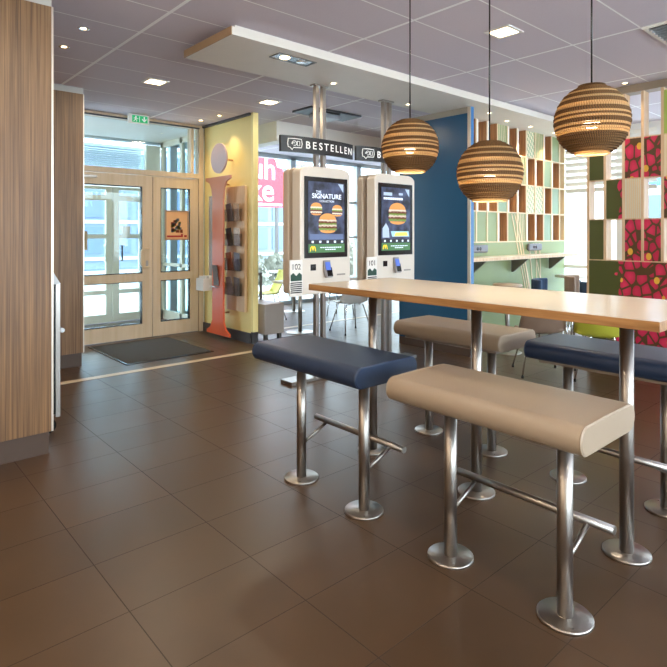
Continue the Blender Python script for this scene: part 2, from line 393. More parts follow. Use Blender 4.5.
def door_leaf(n, x0, x1, sl, sr, m):
    mb = MB()
    mb.box(x0, x0 + sl, 7.47, 7.53, .01, 2.24).box(x1 - sr, x1, 7.47, 7.53, .01, 2.24)
    mb.box(x0 + sl, x1 - sr, 7.47, 7.53, .01, .20).box(x0 + sl, x1 - sr, 7.47, 7.53, .785, .895).box(x0 + sl, x1 - sr, 7.47, 7.53, 2.09, 2.24)
    d = struct(n, mb, m)
    MB().box(x0 + sl, x1 - sr, 7.495, 7.505, .20, .785).box(x0 + sl, x1 - sr, 7.495, 7.505, .895, 2.09).build('glass_pane', GLASS, d)
    g = MB()
    for z0, z1 in ((.2, .785), (.895, 2.09)): frame_rect(g, x0 + sl, x1 - sr, z0, z1, .012, 7.475, 7.525)
    g.build('gasket', BLACK, d)
    return d
d1 = door_leaf('door_1', 2.06, 3.262, .12, .14, FRAME)
d2 = door_leaf('door_2', 3.275, 3.965, .11, .13, FRAME)
MB().tube([(3.19, 7.47, .98), (3.19, 7.40, .98), (3.10, 7.385, .98), (3.075, 7.38, 1.02), (3.075, 7.38, 1.2), (3.10, 7.385, 1.235), (3.19, 7.40, 1.235), (3.19, 7.47, 1.235)], .016, 10).build('door_handle', FRAME, d1)
MB().box(3.17, 3.20, 7.455, 7.47, .99, 1.07).build('lock', STEEL, d1)
MB().box(2.2, 2.5, 7.42, 7.47, 2.17, 2.2).build('door_closer', STEEL, d1)
# vestibule outer doors, y = 9.15
mb = MB()
for a, b in ((2.05, 3.315), (3.325, 3.86)):
    mb.box(a, a + .1, 9.12, 9.18, .01, 2.2).box(b - .1, b, 9.12, 9.18, .01, 2.2)
    for z0, z1 in ((.01, .14), (.46, .53), (1.36, 1.43), (1.97, 2.06), (2.15, 2.2)): mb.box(a + .1, b - .1, 9.12, 9.18, z0, z1)
d3 = struct('door_3', mb, FRAME_W)
MB().box(2.15, 3.215, 9.145, 9.155, .14, 2.15).box(3.425, 3.76, 9.145, 9.155, .14, 2.15).build('glass_pane', GLASS, d3)
for x in (3.19, 3.45): MB().tube([(x, 9.12, 1.0), (x, 9.06, 1.0), (x, 9.06, 1.25), (x, 9.12, 1.25)], .014, 8).build('door_handle', BLACK if x > 3.3 else FRAME_W, d3)
mb = MB(); mb.box(3.87, 4.12, 9.1, 9.2, 0, 2.93).box(2.04, 3.87, 9.1, 9.2, 2.21, 2.45)
struct('trim_6', mb, FRAME_W)
struct('window_5', MB().box(2.04, 3.87, 9.155, 9.165, 2.45, 2.93), GLASS)
# louvred sun screen above the outer doors
ls = MB()
for i in range(9): ls.obox((2.95, 9.26 , 2.84 - i * .035), (1.8, .004, .03), Matrix.Rotation(.5, 3, 'X'))
tag(ls.build('louvre_screen', mat('louvre_white', (228, 232, 236), .4)), 'white horizontal louvre screen outside the fanlight over the entrance doors', 'louvre')
# vestibule side wall
mb = MB()
for y in (7.62, 8.3, 9.0): mb.box(4.12, 4.18, y, y + .08, 0, CZ)
mb.box(4.12, 4.18, 7.62, 9.1, 0, .15).box(4.12, 4.18, 7.62, 9.1, 2.9, CZ).box(4.12, 4.18, 7.62, 9.1, .9, .95)
struct('wall_vestibule', mb, FRAME_W); bpy.data.objects['wall_vestibule'].name = 'trim_7'
struct('window_6', MB().box(4.145, 4.155, 7.62, 9.1, .15, 2.9), GLASS)

# door poster
t = thing('poster', 'small orange framed food poster fixed to the right-hand glass door', 'poster', (3.61, 7.43, 1.56))
mb = MB(); frame_rect(mb, -.18, .18, -.21, .21, .018, -.012, .012); mb.build('poster_frame', mat('poster_frame_brown', (176, 140, 108), .4), t)
PB = mat('poster_print_peach', (226, 176, 126), .4)
box(-.162, .162, -.004, .008, -.192, .192).build('poster_print', PB, t)
mb = MB()
for i in range(30):
    x = random.uniform(-.08, .07); z = random.uniform(-.1, .09); mb.cur = i % 3
    mb.box(x - .02, x + .02, -.007, -.004, z - .018, z + .018)
mb.build('food_picture', [mat('print_olive', (120, 118, 50)), mat('print_rust', (150, 70, 40)), mat('print_slate', (120, 124, 126))], t)
mb = MB(); mb.box(-.15, .06, -.007, -.004, -.17, -.145).box(.06, .09, -.007, -.004, -.17, -.125).box(.11, .15, -.007, -.004, -.17, -.14); mb.build('red_banner', mat('print_red', (170, 34, 30)), t)

# outer door stickers
tag(box(2.62, 2.92, 9.10, 9.112, 1.18, 1.48).build('door_notice', mat('notice_brown', (186, 160, 128), var=.4, vscale=30)), 'brownish printed notice stuck on the outer glass door', 'notice')
tag(box(3.47, 3.6, 9.10, 9.112, 1.38, 1.56).build('door_notice', WHITE), 'small white paper notice stuck on the right outer glass door', 'notice')

# exit sign
t = thing('exit_sign', 'green emergency exit sign with running man and down arrow above the doors', 'exit sign', (2.99, 7.28, 2.965))
box(-.14, .14, -.02, .02, -.06, .062).build('sign_housing', WHITE, t)
box(-.095, .115, -.024, -.02, -.045, .045).build('sign_face', emit_mat('exit_green', (20, 150, 92), .7), t)
mb = MB()
mb.prism([(.06, .035), (.075, .035), (.075, -.005), (.098, .012), (.098, -.004), (.0675, -.035), (.037, -.004), (.037, .012), (.06, -.005)], 'y', -.027, -.024)
mb.cyl((-.045, -.027, .028), (-.045, -.024, .028), .010, 12)
mb.prism([(-.06, .016), (-.036, .018), (-.03, 0), (-.014, .002), (-.014, .009), (-.034, .01), (-.042, -.008), (-.03, -.018), (-.034, -.036), (-.043, -.036), (-.04, -.02), (-.052, -.012), (-.064, -.03), (-.078, -.03), (-.078, -.022), (-.067, -.02), (-.055, -.001), (-.058, .008), (-.072, 0), (-.077, .005)], 'y', -.027, -.024)
mb.box(.0, .006, -.027, -.024, -.036, .036)
mb.build('pictogram', SIGNW, t)

# yellow wall beside the entrance
struct('wall_yellow', MB().box(4.06, 4.10, 6.19, 7.45, 0, 3.0), YELLOW); bpy.data.objects['wall_yellow'].name = 'wall_entrance'
struct('trim_8', MB().box(4.05, 4.13, 6.14, 6.19, .15, CZ), YEDGE)
struct('baseboard_entrance', MB().box(4.035, 4.06, 6.19, 7.45, 0, .13).box(4.05, 4.13, 6.14, 6.19, 0, .15), BASE_D)
struct('trim_9', MB().box(4.02, 4.10, 6.19, 7.45, 3.0, CZ), BASE_D)

# floor strip, painted floor highlight, mat
struct('trim_10', MB().box(1.2, 4.0, 5.71, 5.80, 0, .003), STRIP)
struct('floor_highlight', MB().box(4.6, 8.5, 6.80, 6.88, 0, .003), STRIP)  # pale strip laid down in place of a highlight on the tiles
mt = thing('entrance_mat', 'dark grey ribbed doormat on the floor inside the entrance doors', 'doormat', (2.9, 6.7, 0))
box(-.52, .50, -.62, .60, 0, .012).build('mat_pile', MATM, mt)
mb = MB(); mb.box(-.545, -.52, -.645, .625, 0, .009).box(.50, .525, -.645, .625, 0, .009).box(-.52, .5, -.645, -.62, 0, .009).box(-.52, .5, .6, .625, 0, .009); mb.build('rubber_edge', BLACK, mt)

# ------------------------------------------------------------------ wood clad units on the left
def wood_unit(x0, x1, y0, y1, top, label, loc):
    t = thing('panelled_cabinet', label, 'cabinet', loc)
    lx, ly = loc[0], loc[1]
    box(x0 - lx, x1 - lx, y0 - ly, y1 - ly, .145, top).build('body', WOODP, t, bevel=.002)
    box(x0 - lx, x1 - .012 - lx, y0 + .012 - ly, y1 - ly, 0, .145).build('plinth', PLINTH, t)
    box(x0 - lx, x1 + .0 - lx, y0 - .0 - ly, y1 - ly, top, CZ).build('top_cap', mat('light_grey_cap', (176, 172, 166), .45), t)
    box(x1 - lx, x1 + .012 - lx, y0 - ly, y0 + .012 - ly, .145, top).build('edge_strip', mat('aluminium_edge', (214, 204, 190), .3, metal=.6), t)
    return t
wood_unit(-.9, 1.048, 3.975, 4.2, 2.94, 'tall brown wood-grain clad cabinet nearest on the left, beside the steel trolley', (.1, 4.08, 0))
wood_unit(.9, 1.995, 6.36, 7.45, 2.965, 'brown wood-grain clad cabinet farther back on the left, beside the entrance doors', (1.4, 6.9, 0))
# trolley
t = thing('service_trolley', 'silver metal trolley on black casters tucked behind the near wood cabinet', 'trolley', (.935, 4.64, .02))
GREYP = mat('light_grey_enamel', (200, 202, 204), .35)
mb = MB(); mb.box(-.4, .215, -.3, .3, .10, 1.06); mb.build('body', GREYP, t)
box(.215, .238, -.292, .292, .12, 1.04).build('slit_shade', BLACK, t)  # black filler, shade of the open slit put into its colour
box(.238, .268, -.3, .3, .10, 1.06).build('front_frame', STEEL, t)
MB().prism([(-.4, 1.06), (.27, 1.06), (.17, 1.24), (-.4, 1.27)], 'y', -.3, .3).build('sloping_lid', GREYP, t)
MB().cyl((.285, -.29, .72), (.285, .29, .72), .017).build('handle', CHROME, t)
for x in (-.33, .2):
    for y in (-.25, .25):
        c = MB().cyl((x, y - .014, .033), (x, y + .014, .033), .052, 20).build('caster', BLACK, t)
        MB().box(x - .02, x + .02, y - .024, y - .016, .05, .12).box(x - .02, x + .02, y + .016, y + .024, .05, .12).build('fork', CHROME, c)

# ------------------------------------------------------------------ information column, racks on the yellow wall
t = thing('information_sign', 'large freestanding letter i in orange and pale metal beside the yellow wall', 'sign', (3.9, 6.75, 0))
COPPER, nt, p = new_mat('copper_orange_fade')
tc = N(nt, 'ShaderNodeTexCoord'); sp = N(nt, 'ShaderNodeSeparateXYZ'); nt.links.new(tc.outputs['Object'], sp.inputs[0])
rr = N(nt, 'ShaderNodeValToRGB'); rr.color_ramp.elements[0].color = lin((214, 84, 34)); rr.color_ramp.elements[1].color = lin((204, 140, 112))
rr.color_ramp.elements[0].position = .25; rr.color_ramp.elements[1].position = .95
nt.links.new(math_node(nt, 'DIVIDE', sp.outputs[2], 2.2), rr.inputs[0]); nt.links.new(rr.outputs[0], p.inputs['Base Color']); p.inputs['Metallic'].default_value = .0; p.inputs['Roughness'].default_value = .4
prof = [(-.30, .06), (-.30, .10), (-.2, .15), (-.15, .25), (-.145, .6), (-.145, 1.9), (-.17, 2.06), (-.22, 2.14), (-.33, 2.18), (-.33, 2.22), (.33, 2.22), (.33, 2.18), (.22, 2.14), (.17, 2.06), (.145, 1.9), (.145, .6), (.15, .25), (.2, .15), (.30, .10), (.30, .06)]
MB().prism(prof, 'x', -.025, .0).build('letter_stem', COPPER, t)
MB().cyl((-.025, -.02, 2.47), (0, -.02, 2.47), .205, 40).build('letter_dot', mat('pale_mauve_metal', (176, 152, 154), .35), t)
for z in (2.45, 2.12, .35): MB().cyl((0, -.1 if z == 2.45 else 0, z), (.155, -.1 if z == 2.45 else 0, z), .012).build('wall_standoff', mat('brass_rod', (200, 150, 90), .3, metal=.8), t)
# rack board with leaflets
t = thing('leaflet_rack_board', 'tall pale wooden leaflet rack with clear pockets on the yellow wall', 'leaflet rack', (4.06, 6.53, 0))
box(-.045, -.005, -.24, .22, .40, 2.08).build('back_board', wood_material('light_maple', (204, 170, 134), (216, 186, 152), 'Z', 1, .4, .05, 30), t)
ACR = glass_material('clear_acrylic', (236, 236, 240))
RZ = [.62, .95, 1.28, 1.61]
for z in RZ:
    mb = MB(); mb.box(-.135, -.131, -.2, .18, z, z + .16).box(-.131, -.06, -.2, .18, z - .004, z).box(-.135, -.06, -.204, -.2, z, z + .16).box(-.135, -.06, .18, .184, z, z + .16)
    mb.build('pocket', ACR, t)
lab = ['dark folded brochure with brown cover', 'grey and tan folded brochure', 'slate blue folded brochure', 'russet folded brochure']
pos = ['lowest pocket', 'second lowest pocket', 'third pocket up', 'topmost pocket']
for i, z in enumerate(RZ):
    for k, y in enumerate((-.125, .065)):
        c = [(84, 66, 60), (150, 140, 140), (104, 100, 112), (176, 104, 70), (206, 190, 176), (66, 58, 58), (190, 150, 110), (120, 110, 112)][(i * 2 + k) % 8]
        m = mat('brochure_paper_%s' % 'abcdefgh'[(i * 2 + k) % 8], c, .4, var=.5, vscale=35)
        o = MB().obox((-.09, 0, .115), (.010, .14, .24), Matrix.Rotation(-.12, 3, 'Y') @ Matrix.Rotation(.11 * (1 - 2 * k) , 3, 'X')).build('brochure', m, loc=(4.06, 6.53 + y, z + .003))
        tag(o, ['brown', 'pale grey', 'slate', 'russet', 'cream', 'charcoal', 'tan', 'grey'][i * 2 + k] + ' brochure in the ' + pos[i] + ' of the wooden rack, ' + ('window' if k == 0 else 'door') + ' side', 'brochure', 'brochures in the wooden rack')
t = thing('display_panel', 'grey reflective display panel on the yellow wall behind the letter i', 'panel', (4.06, 7.12, 0))
box(-.03, 0, -.15, .15, .62, 1.98).build('panel_face', mat('silver_grey_panel', (176, 178, 184), .2, metal=.5), t, bevel=.01)
mb = MB(); frame_rect(mb, -.17, .17, .60, 2.0, .02, 0, 0.001)
fr = MB()
for (y0, y1, z0, z1) in ((-.17, -.15, .6, 2.0), (.15, .17, .6, 2.0), (-.15, .15, .6, .62), (-.15, .15, 1.98, 2.0)): fr.box(-.035, 0, y0, y1, z0, z1)
fr.build('panel_rim', YEDGE, t)
t = thing('leaflet_box', 'white leaflet box projecting beside the letter i at low height', 'leaflet box', (3.90, 7.12, .64))
mb = MB(); mb.box(-.1, .12, -.1, .1, 0, .01).box(-.1, -.095, -.1, .1, .01, .17).box(-.095, .12, -.1, -.095, .01, .17).box(-.095, .12, .095, .1, .01, .17); mb.build('tray', WHITE, t)
for x in (-.06, .0, .06): box(x, x + .035, -.085, .085, .011, .2).build('leaflet_stack', WHITE, t)
t = thing('column_brochure', 'dark brochure held in a clip on the stem of the letter i', 'brochure', (3.87, 6.77, .72))
MB().obox((-.012, 0, .15), (.012, .13, .28), Matrix.Rotation(-.1, 3, 'Y')).build('cover', mat('brochure_paper_i', (88, 66, 56), .4, var=.4, vscale=30), t)
box(-.04, .005, -.09, .09, -.01, .0).build('clip', CHROME, t)

# ------------------------------------------------------------------ self-order kiosks
SCRB, nt, p = new_mat('screen_navy')
tc = N(nt, 'ShaderNodeTexCoord'); nz = N(nt, 'ShaderNodeTexNoise'); nz.inputs['Scale'].default_value = 9; nz.inputs['Detail'].default_value = 4; nt.links.new(tc.outputs['Object'], nz.inputs['Vector'])
rr = N(nt, 'ShaderNodeValToRGB'); rr.color_ramp.elements[0].color = lin((22, 24, 38)); rr.color_ramp.elements[1].color = lin((92, 106, 146)); rr.color_ramp.elements[0].position = .38; rr.color_ramp.elements[1].position = .72
nt.links.new(nz.outputs['Fac'], rr.inputs[0]); nt.links.new(rr.outputs[0], p.inputs['Emission Color']); p.inputs['Emission Strength'].default_value = .9; p.inputs['Base Color'].default_value = (.01, .01, .015, 1); p.inputs['Roughness'].default_value = .3
def burger(parent, x, z, wd, name='burger_picture', big=False):
    t = .0005; y = -.0035
    cols = [emit_mat('screen_bun', (196, 132, 70), .75), emit_mat('screen_lettuce', (110, 132, 62), .7), emit_mat('screen_patty', (96, 48, 34), .9), emit_mat('screen_cheese', (196, 184, 168), .75)]
    mb = MB(); h = wd * .9
    def ell(cx, cz, rx, rz, a0, a1, n=16): return [(cx + rx * math.cos(a0 + (a1 - a0) * i / n), cz + rz * math.sin(a0 + (a1 - a0) * i / n)) for i in range(n + 1)]
    mb.cur = 0; mb.prism(ell(x, z + .22 * h, .45 * wd, .32 * h, 0, PI), 'y', y, y + t)
    mb.prism(ell(x, z - .3 * h, .42 * wd, .14 * h, PI, 2 * PI), 'y', y, y + t)
    k = 0
    rows = [(3, .19), (2, .11), (1, .03), (3, -.05), (2, -.14), (1, -.22)] if big else [(3, .18), (1, .06), (2, -.06), (3, -.18)]
    for c, zz in rows:
        mb.cur = c
        pts = [(x + wd * .5 * (-1 + 2 * i / 10) * (1 - .08 * ((i + c) % 2)), z + h * (zz + .05)) for i in range(11)] + [(x + wd * .5 * (1 - 2 * i / 10), z + h * (zz - .05 - .04 * (i % 2))) for i in range(11)]
        mb.prism(pts, 'y', y, y + t)
    return mb.build(name, cols, parent)
def make_kiosk(loc, label, number, two, dx):
    t = thing('order_kiosk', label, 'kiosk', loc, 0, 'self-order kiosks')
    # rounded shell profile in xz
    def shell(w, z0, z1, r, n=8):
        pts = [(-w + .02, z0), (w - .02, z0), (w, z0 + .02)]
        pts += [(w - r + r * math.cos(a * PI / 2 / n), z1 - r + r * .55 * math.sin(a * PI / 2 / n) + r * .45) for a in range(n + 1)]
        pts += [(-w + r - r * math.sin(a * PI / 2 / n), z1 - r + r * .55 * math.cos(a * PI / 2 / n) + r * .45) for a in range(n + 1)]
        pts += [(-w, z0 + .02)]
        return pts
    MB().prism(shell(.325, .86, 2.09, .12), 'y', -.125, -.0).build('front_shell', KIOSK, t, bevel=.012, loc=(dx, 0, 0))
    MB().prism(shell(.325, .86, 2.09, .12), 'y', .06, .15).build('rear_shell', KIOSK2, t, bevel=.012, loc=(dx, 0, 0))
    box(-.27, .27, .0, .008, .9, 2.0).build('gap_shade', DARK, t); box(-.27, .27, .052, .06, .9, 2.0).build('gap_shade', DARK, t)  # dark sheets give the gap between the shells its shade by colour
    for xa in (-.075, .015): box(xa, xa + .04, .008, .052, .035, 2.93).build('post', STEEL, t)
    MB().box(-.1, .08, -.005, .07, 2.915, 2.93).build('ceiling_plate', STEEL, t)
    box(-.42, .42, -.05, .13, 0, .035).build('base_plate', STEEL, t, bevel=.004)
    s = box(-.278, .278, -.133, -.1255, 1.21, 1.99).build('screen', BLACK, t, bevel=.003, loc=(dx, 0, 0))
    d = box(-.215, .215, -.002, 0, -.34, .345).build('display', SCRB, t, loc=(dx, -.1335, 1.6)); d.scale = (1.08, 1, 1)
    LT = emit_mat('screen_white', (206, 216, 232), .9)
    if not two:
        text_obj('screen_text', 'THE', .035, LT, d, (-.13, -.003, .235), extrude=.0004)
        text_obj('screen_text', 'SIGNATURE', .066, LT, d, (0, -.003, .185), extrude=.0004, align='CENTER', bold=.001)
        text_obj('screen_text', 'COLLECTION', .028, LT, d, (0, -.003, .15), extrude=.0004, align='CENTER')
        burger(d, -.125, .075, .14); burger(d, .125, .065, .13); burger(d, .01, -.065, .22, big=True)
        mb = MB().box(-.2, .2, -.0028, -.0024, -.215, -.16); mb.build('serving_board', emit_mat('screen_slate', (78, 92, 124), .9), d)
    else:
        mb = MB(); mb.box(-.185, -.06, -.003, -.0024, .255, .29).box(.04, .1, -.003, -.0024, .265, .29)
        mb.build('headline_block', emit_mat('screen_pale', (150, 166, 190), .9), d)
        mb = MB()
        for i in range(9): mb.box(-.185 + i * .032, -.158 + i * .032, -.003, -.0024, .212, .236)
        mb.build('headline_block', LT, d)
        burger(d, .02, .05, .27, big=True)
        MB().prism([(-.2, -.2), (-.2, -.1), (-.15, -.04), (-.11, -.1), (-.1, -.2)], 'y', -.003, -.0024).build('glass_picture', emit_mat('screen_pale', (150, 166, 190), .9), d)
        MB().prism([(-.06, -.19), (-.08, -.13), (.19, -.13), (.2, -.19)], 'y', -.003, -.0024).build('plate_picture', emit_mat('screen_aqua', (140, 180, 190), .9), d)
        MB().prism([(-.03, -.185), (-.01, -.145), (.16, -.14), (.18, -.18)], 'y', -.0042, -.0032).build('fries_picture', emit_mat('screen_yellow', (216, 186, 90), .9), d)
    MB().prism([(.135, .335), (.2, .335), (.2, .25)], 'y', -.003, -.0024).build('corner_flash', emit_mat('screen_pale', (150, 166, 190), .9), d)
    box(-.215, .215, -.0034, -.0024, -.255, -.215).build('icon_bar', emit_mat('screen_black', (22, 24, 34), .9), d)
    for i in range(5): x = -.18 + i * .088; box(x, x + .024, -.0044, -.0036, -.246, -.225).build('icon', LT, d)
    box(-.215, .215, -.0034, -.0024, -.34, -.257).build('footer_band', emit_mat('screen_green', (60, 100, 62), .85), d)
    MB().tube([(-.195, -.0045, -.325), (-.188, -.0045, -.29), (-.178, -.0045, -.277), (-.169, -.0045, -.29), (-.165, -.0045, -.318), (-.161, -.0045, -.29), (-.152, -.0045, -.277), (-.142, -.0045, -.29), (-.135, -.0045, -.325)], .0042, 6).build('arches_logo', emit_mat('screen_gold', (250, 200, 40), .9), d)
    mb = MB()
    for i in range(10): mb.box(-.08 + i * .026, -.06 + i * .026, -.0044, -.0036, -.295, -.286)
    for i in range(5): mb.box(-.02 + i * .026, .0 + i * .026, -.0044, -.0036, -.315, -.306)
    mb.build('footer_writing', LT, d)
    # payment terminal, reader and number card
    r = MB().obox((-.0, -.145, 1.10), (.085, .03, .17), Matrix.Rotation(-.25, 3, 'X')).build('card_terminal', mat('terminal_grey', (150, 146, 146), .4), t, bevel=.006, loc=(dx, 0, 0))
    MB().obox((-.01, -.166, 1.13), (.06, .004, .08), Matrix.Rotation(-.25, 3, 'X')).build('terminal_display', emit_mat('terminal_blue', (70, 96, 176), .7), r)
    MB().obox((.01, -.158, 1.07), (.075, .02, .09), Matrix.Rotation(-.25, 3, 'X')).build('keypad', BLACK, r, bevel=.004)
    box(-.2, -.135, -.133, -.1255, 1.09, 1.15).build('scanner', BLACK, t, bevel=.003, loc=(dx, 0, 0))
    box(.14, .25, -.1285, -.1255, 1.03, 1.045).build('receipt_slot', mat('slot_grey', (150, 142, 134), .4), t, loc=(dx, 0, 0))
    n = box(-.41, -.26, -.15, -.135, .85, 1.19).build('number_card', WHITE, t, loc=(dx - .055, 0, .01))
    text_obj('card_text', number, .075, BLACK, n, (-.335, -.1505, 1.10), extrude=.0005, align='CENTER')
    MB().prism([(-.4, .995), (-.4, 1.05), (-.37, 1.07), (-.335, 1.04), (-.30, 1.07), (-.27, 1.05), (-.27, .995)], 'y', -.153, -.1502).build('green_emblem', mat('card_green', (30, 70, 56), .5), n)
    mb = MB()
    for i in range(6): mb.box(-.4, -.27, -.153, -.1502, .972 - i * .018, .982 - i * .018)
    mb.build('card_writing', BLACK, n)
    return t
make_kiosk((3.62, 4.245, 0), 'white self-order kiosk numbered 102, left of the two, screen showing three burgers', '102', False, -.055)
make_kiosk((4.60, 4.245, 0), 'white self-order kiosk numbered 101, right of the two, screen showing one tall burger', '101', True, -.03)
def make_sign(loc, label):
    t = thing('order_sign', label, 'sign', loc, 0, 'black order signs on the kiosk posts')
    R = 1.6; hw = .475
    def arc(u, y0): a = (u) / R; return (R * math.sin(a), y0 + R - R * math.cos(a))
    pts = [arc(-hw + 2 * hw * i / 16, -.06) for i in range(17)]
    poly = pts + [(x, y + .03) for x, y in reversed(pts)]
    MB().prism(poly, 'z', -.08, .075).build('sign_board', SIGNB, t)
    # letters placed along the curve
    def glyph(ch, u, size, z):
        x, y = arc(u, -.0635); a = u / R
        o = text_obj('letter', ch, size, SIGNW, t, (x, y, z), rot=(PI / 2, 0, a), extrude=.0015, align='CENTER', bold=.001)
        return o
    us = [-.13, -.055, .02, .09, .16, .232, .30, .385]
    for ch, u in zip('BESTELLEN', [-.13, -.06, .01, .077, .147, .213, .276, .342, .417]): glyph(ch, -.19 + (u + .13) * 1.10, .100, -.036)
    # speech bubble with an order icon
    def pt(u, z): x, y = arc(u - .055, -.066); return (x, y, z)
    mb = MB(); a, b = -.35, -.21
    mb.tube([pt(a, .045), pt((a + b) / 2, .048), pt(b, .045), pt(b + .008, 0), pt(b, -.036), pt(a + .055, -.038), pt(a + .04, -.06), pt(a + .02, -.038), pt(a, -.034), pt(a - .006, 0), pt(a, .045)], .0045, 6)
    mb.build('speech_bubble', SIGNW, t)
    mb = MB(); mb.tube([pt(-.285 + .025 * math.cos(q * PI / 5), .004 + .022 * math.sin(q * PI / 5)) for q in range(-3, 7)], .0035, 6)
    mb.tube([pt(-.32, .0), pt(-.295, .006), pt(-.28, .006)], .0035, 6)
    mb.tube([pt(-.255, .024), pt(-.228, .024), pt(-.228, -.018), pt(-.255, -.018), pt(-.255, .024)], .0035, 6)
    mb.build('order_icon', SIGNW, t)
    mb = MB(); mb.box(-.08, -.03, -.03, .006, -.03, .03).box(.015, .06, -.03, .006, -.03, .03); mb.build('bracket', DARK, t)
    return t
make_sign((3.585, 4.245, 2.303), 'curved black sign reading BESTELLEN on the posts of the left kiosk')
make_sign((4.575, 4.245, 2.303), 'curved black sign on the right kiosk posts, partly behind a round pendant lamp')

# ------------------------------------------------------------------ blue partition
t = thing('partition_wall', 'dark petrol blue partition screen behind the right kiosk', 'partition', (5.55, 4.36, 0))
box(-.03, .03, -.53, .55, .10, 2.86).build('panel', BLUE, t)
box(-.032, .032, -.56, -.53, .10, 2.93).build('end_post', BLUE_E, t)
box(-.035, .035, -.53, .55, 2.86, 2.93).build('top_rail', mat('beige_grey_rail', (150, 142, 130), .45), t)
box(-.032, .032, -.555, .55, 0, .10).build('plinth', PLINTH, t)
box(-.037, -.030, -.563, -.52, .1, 2.93).build('edge_trim', mat('aluminium_edge', (214, 204, 190)), t)

# wooden screen beyond the kiosks
t = thing('slatted_screen', 'pale wooden lattice screen in the far window corner between the kiosks', 'screen', (9.25, 8.8, 0))
mb = MB()
for i in range(6): mb.box(-.3 + i * .11, -.25 + i * .11, -.03, .03, 0, 2.77)
mb.build('slats', OAK, t)
box(-.245, -.2, .0, .02, .6, 2.6).build('orange_panel', mat('orange_panel', (214, 150, 90), .5), t)
box(-.025, .085, .0, .02, .6, 2.6).build('orange_panel', mat('orange_panel', (214, 150, 90), .5), t)

# ------------------------------------------------------------------ green feature wall with niches, y = 4.17
X0 = 5.92; PX_ = .25
WY = 4.17
struct('wall_green', MB().box(5.6, 8.6, WY + .141, WY + .2, 0, 2.93), NICHE); bpy.data.objects['wall_green'].name = 'wall_middle'
fw_ = thing('feature_panel', 'green panelled feature wall with wood niches above the counter shelf', 'wall panel', (7.1, WY, 0))
Lx = 7.1
box(5.60 - Lx, 8.6 - Lx, 0, .14, 0.08, 1.33).build('lower_panel', GREEN, fw_)
box(5.60 - Lx, 8.6 - Lx, .01, .14, 0, .08).build('plinth', PLINTH, fw_)
cols_x = [5.92 + .25 * k for k in range(11)]
zs = [1.33, 1.735, 2.14, 2.545, 2.93]
lat = MB()
for x in cols_x + [8.42 + .17]: lat.box(x - .012 - Lx, x + .012 - Lx, -.012, .14, 1.33, 2.93)
for z in zs[:-1]: lat.box(5.6 - Lx, 8.6 - Lx, -.010, .14, z - .008, z + .008)
lat.build('lattice', CREAM, fw_)
# rows from the top; n niche, g green, a aqua, d basket weave, s striped green, l light
pat = ['gnnsnndsnll', 'ganndnnnann'.replace('l', 'l'), 'gnnannddnag', 'ggganasnnan']
rows = {3: 'gnnsnndsnl', 2: 'ggannddnnan', 1: 'annannddna', 0: 'aggngsnnan'}
rows = {3: 'nnnsnndsng', 2: 'gannnsnnan', 1: 'nnnannddna', 0: 'aggngsnnan'}
kinds = {'g': GREEN, 'a': GREEN2, 'd': DOTS, 's': GREEN, 'l': LIME}
for r, rowp in rows.items():
    z0, z1 = zs[r] + .008, zs[r + 1] - (.008 if r < 3 else 0)
    for k, ch in enumerate(rowp):
        x0 = cols_x[k] + .012 - Lx; x1 = x0 + .226
        if ch == 'n':
            box(x0, x0 + .045, .0, .13, z0, z1).build('niche_side', WHITE, fw_)
            box(x1 - .01, x1 - .0005, -.008, .13, z0, z1).build('niche_lining', NICHE, fw_)
            continue
        o = box(x0, x1, -.002, .02, z0, z1).build('cell_panel', kinds[ch], fw_)
        if ch == 's':
            sm = MB()
            for q in range(4): sm.prism([(x0 + .03 + q * .045, z1), (x0 + .042 + q * .045, z1), (x0 + .072 + q * .04, z0), (x0 + .06 + q * .04, z0)], 'y', -.005, -.002)
            sm.build('stripe_print', CREAM, o)
fan = MB()
for i, (xa, xb) in enumerate([(7.02, 7.42), (7.10, 7.48), (7.18, 7.52), (7.30, 7.56), (7.5, 7.62), (7.7, 7.72), (7.8, 7.84), (7.62, 7.9)]):
    fan.prism([(xa - Lx, 1.72 if i < 3 else 1.30), (xa + .02 - Lx, 1.72 if i < 3 else 1.30), (xb + .02 - Lx, .55), (xb - Lx, .55)], 'y', -.0075 if i < 3 else -.006, -.0005 - .0)
fan.build('stick_print', CREAM, fw_)
def outlet(x):
    t = thing('power_outlet', 'grey oval power socket unit above the shelf, ' + ('near the blue partition' if x < 7 else 'near the window end'), 'socket', (x, WY - .006, 1.245), 0, 'socket units above the shelf')
    box(-.19, .19, -.045, 0, -.052, .052).build('socket_body', mat('socket_grey', (112, 116, 126), .4), t, bevel=.03)
    MB().cyl((-.06, -.0465, 0), (-.06, -.044, 0), .024, 16).cyl((.0, -.0465, 0), (.0, -.044, 0), .024, 16).build('socket_face', BLACK, t)
outlet(6.20); outlet(7.62)
sh = thing('counter_shelf', 'long pale wood counter shelf fixed along the green panelled wall', 'shelf', (7.1, 4.0, 1.1))
box(-1.5, 1.3, -.13, .155, 0, .045).build('shelf_board', TABLE_TOP, sh, bevel=.003)
box(-1.5, 1.3, -.133, -.13, .004, .042).build('front_edge', OAK, sh)
for x in (-1.1, -.08, .98):
    MB().prism([(-.1, -.0), (.155, -.0), (.155, -.19), (.13, -.19)], 'x', x - .015, x + .015).build('bracket', mat('bracket_olive', (110, 106, 92), .5), sh)

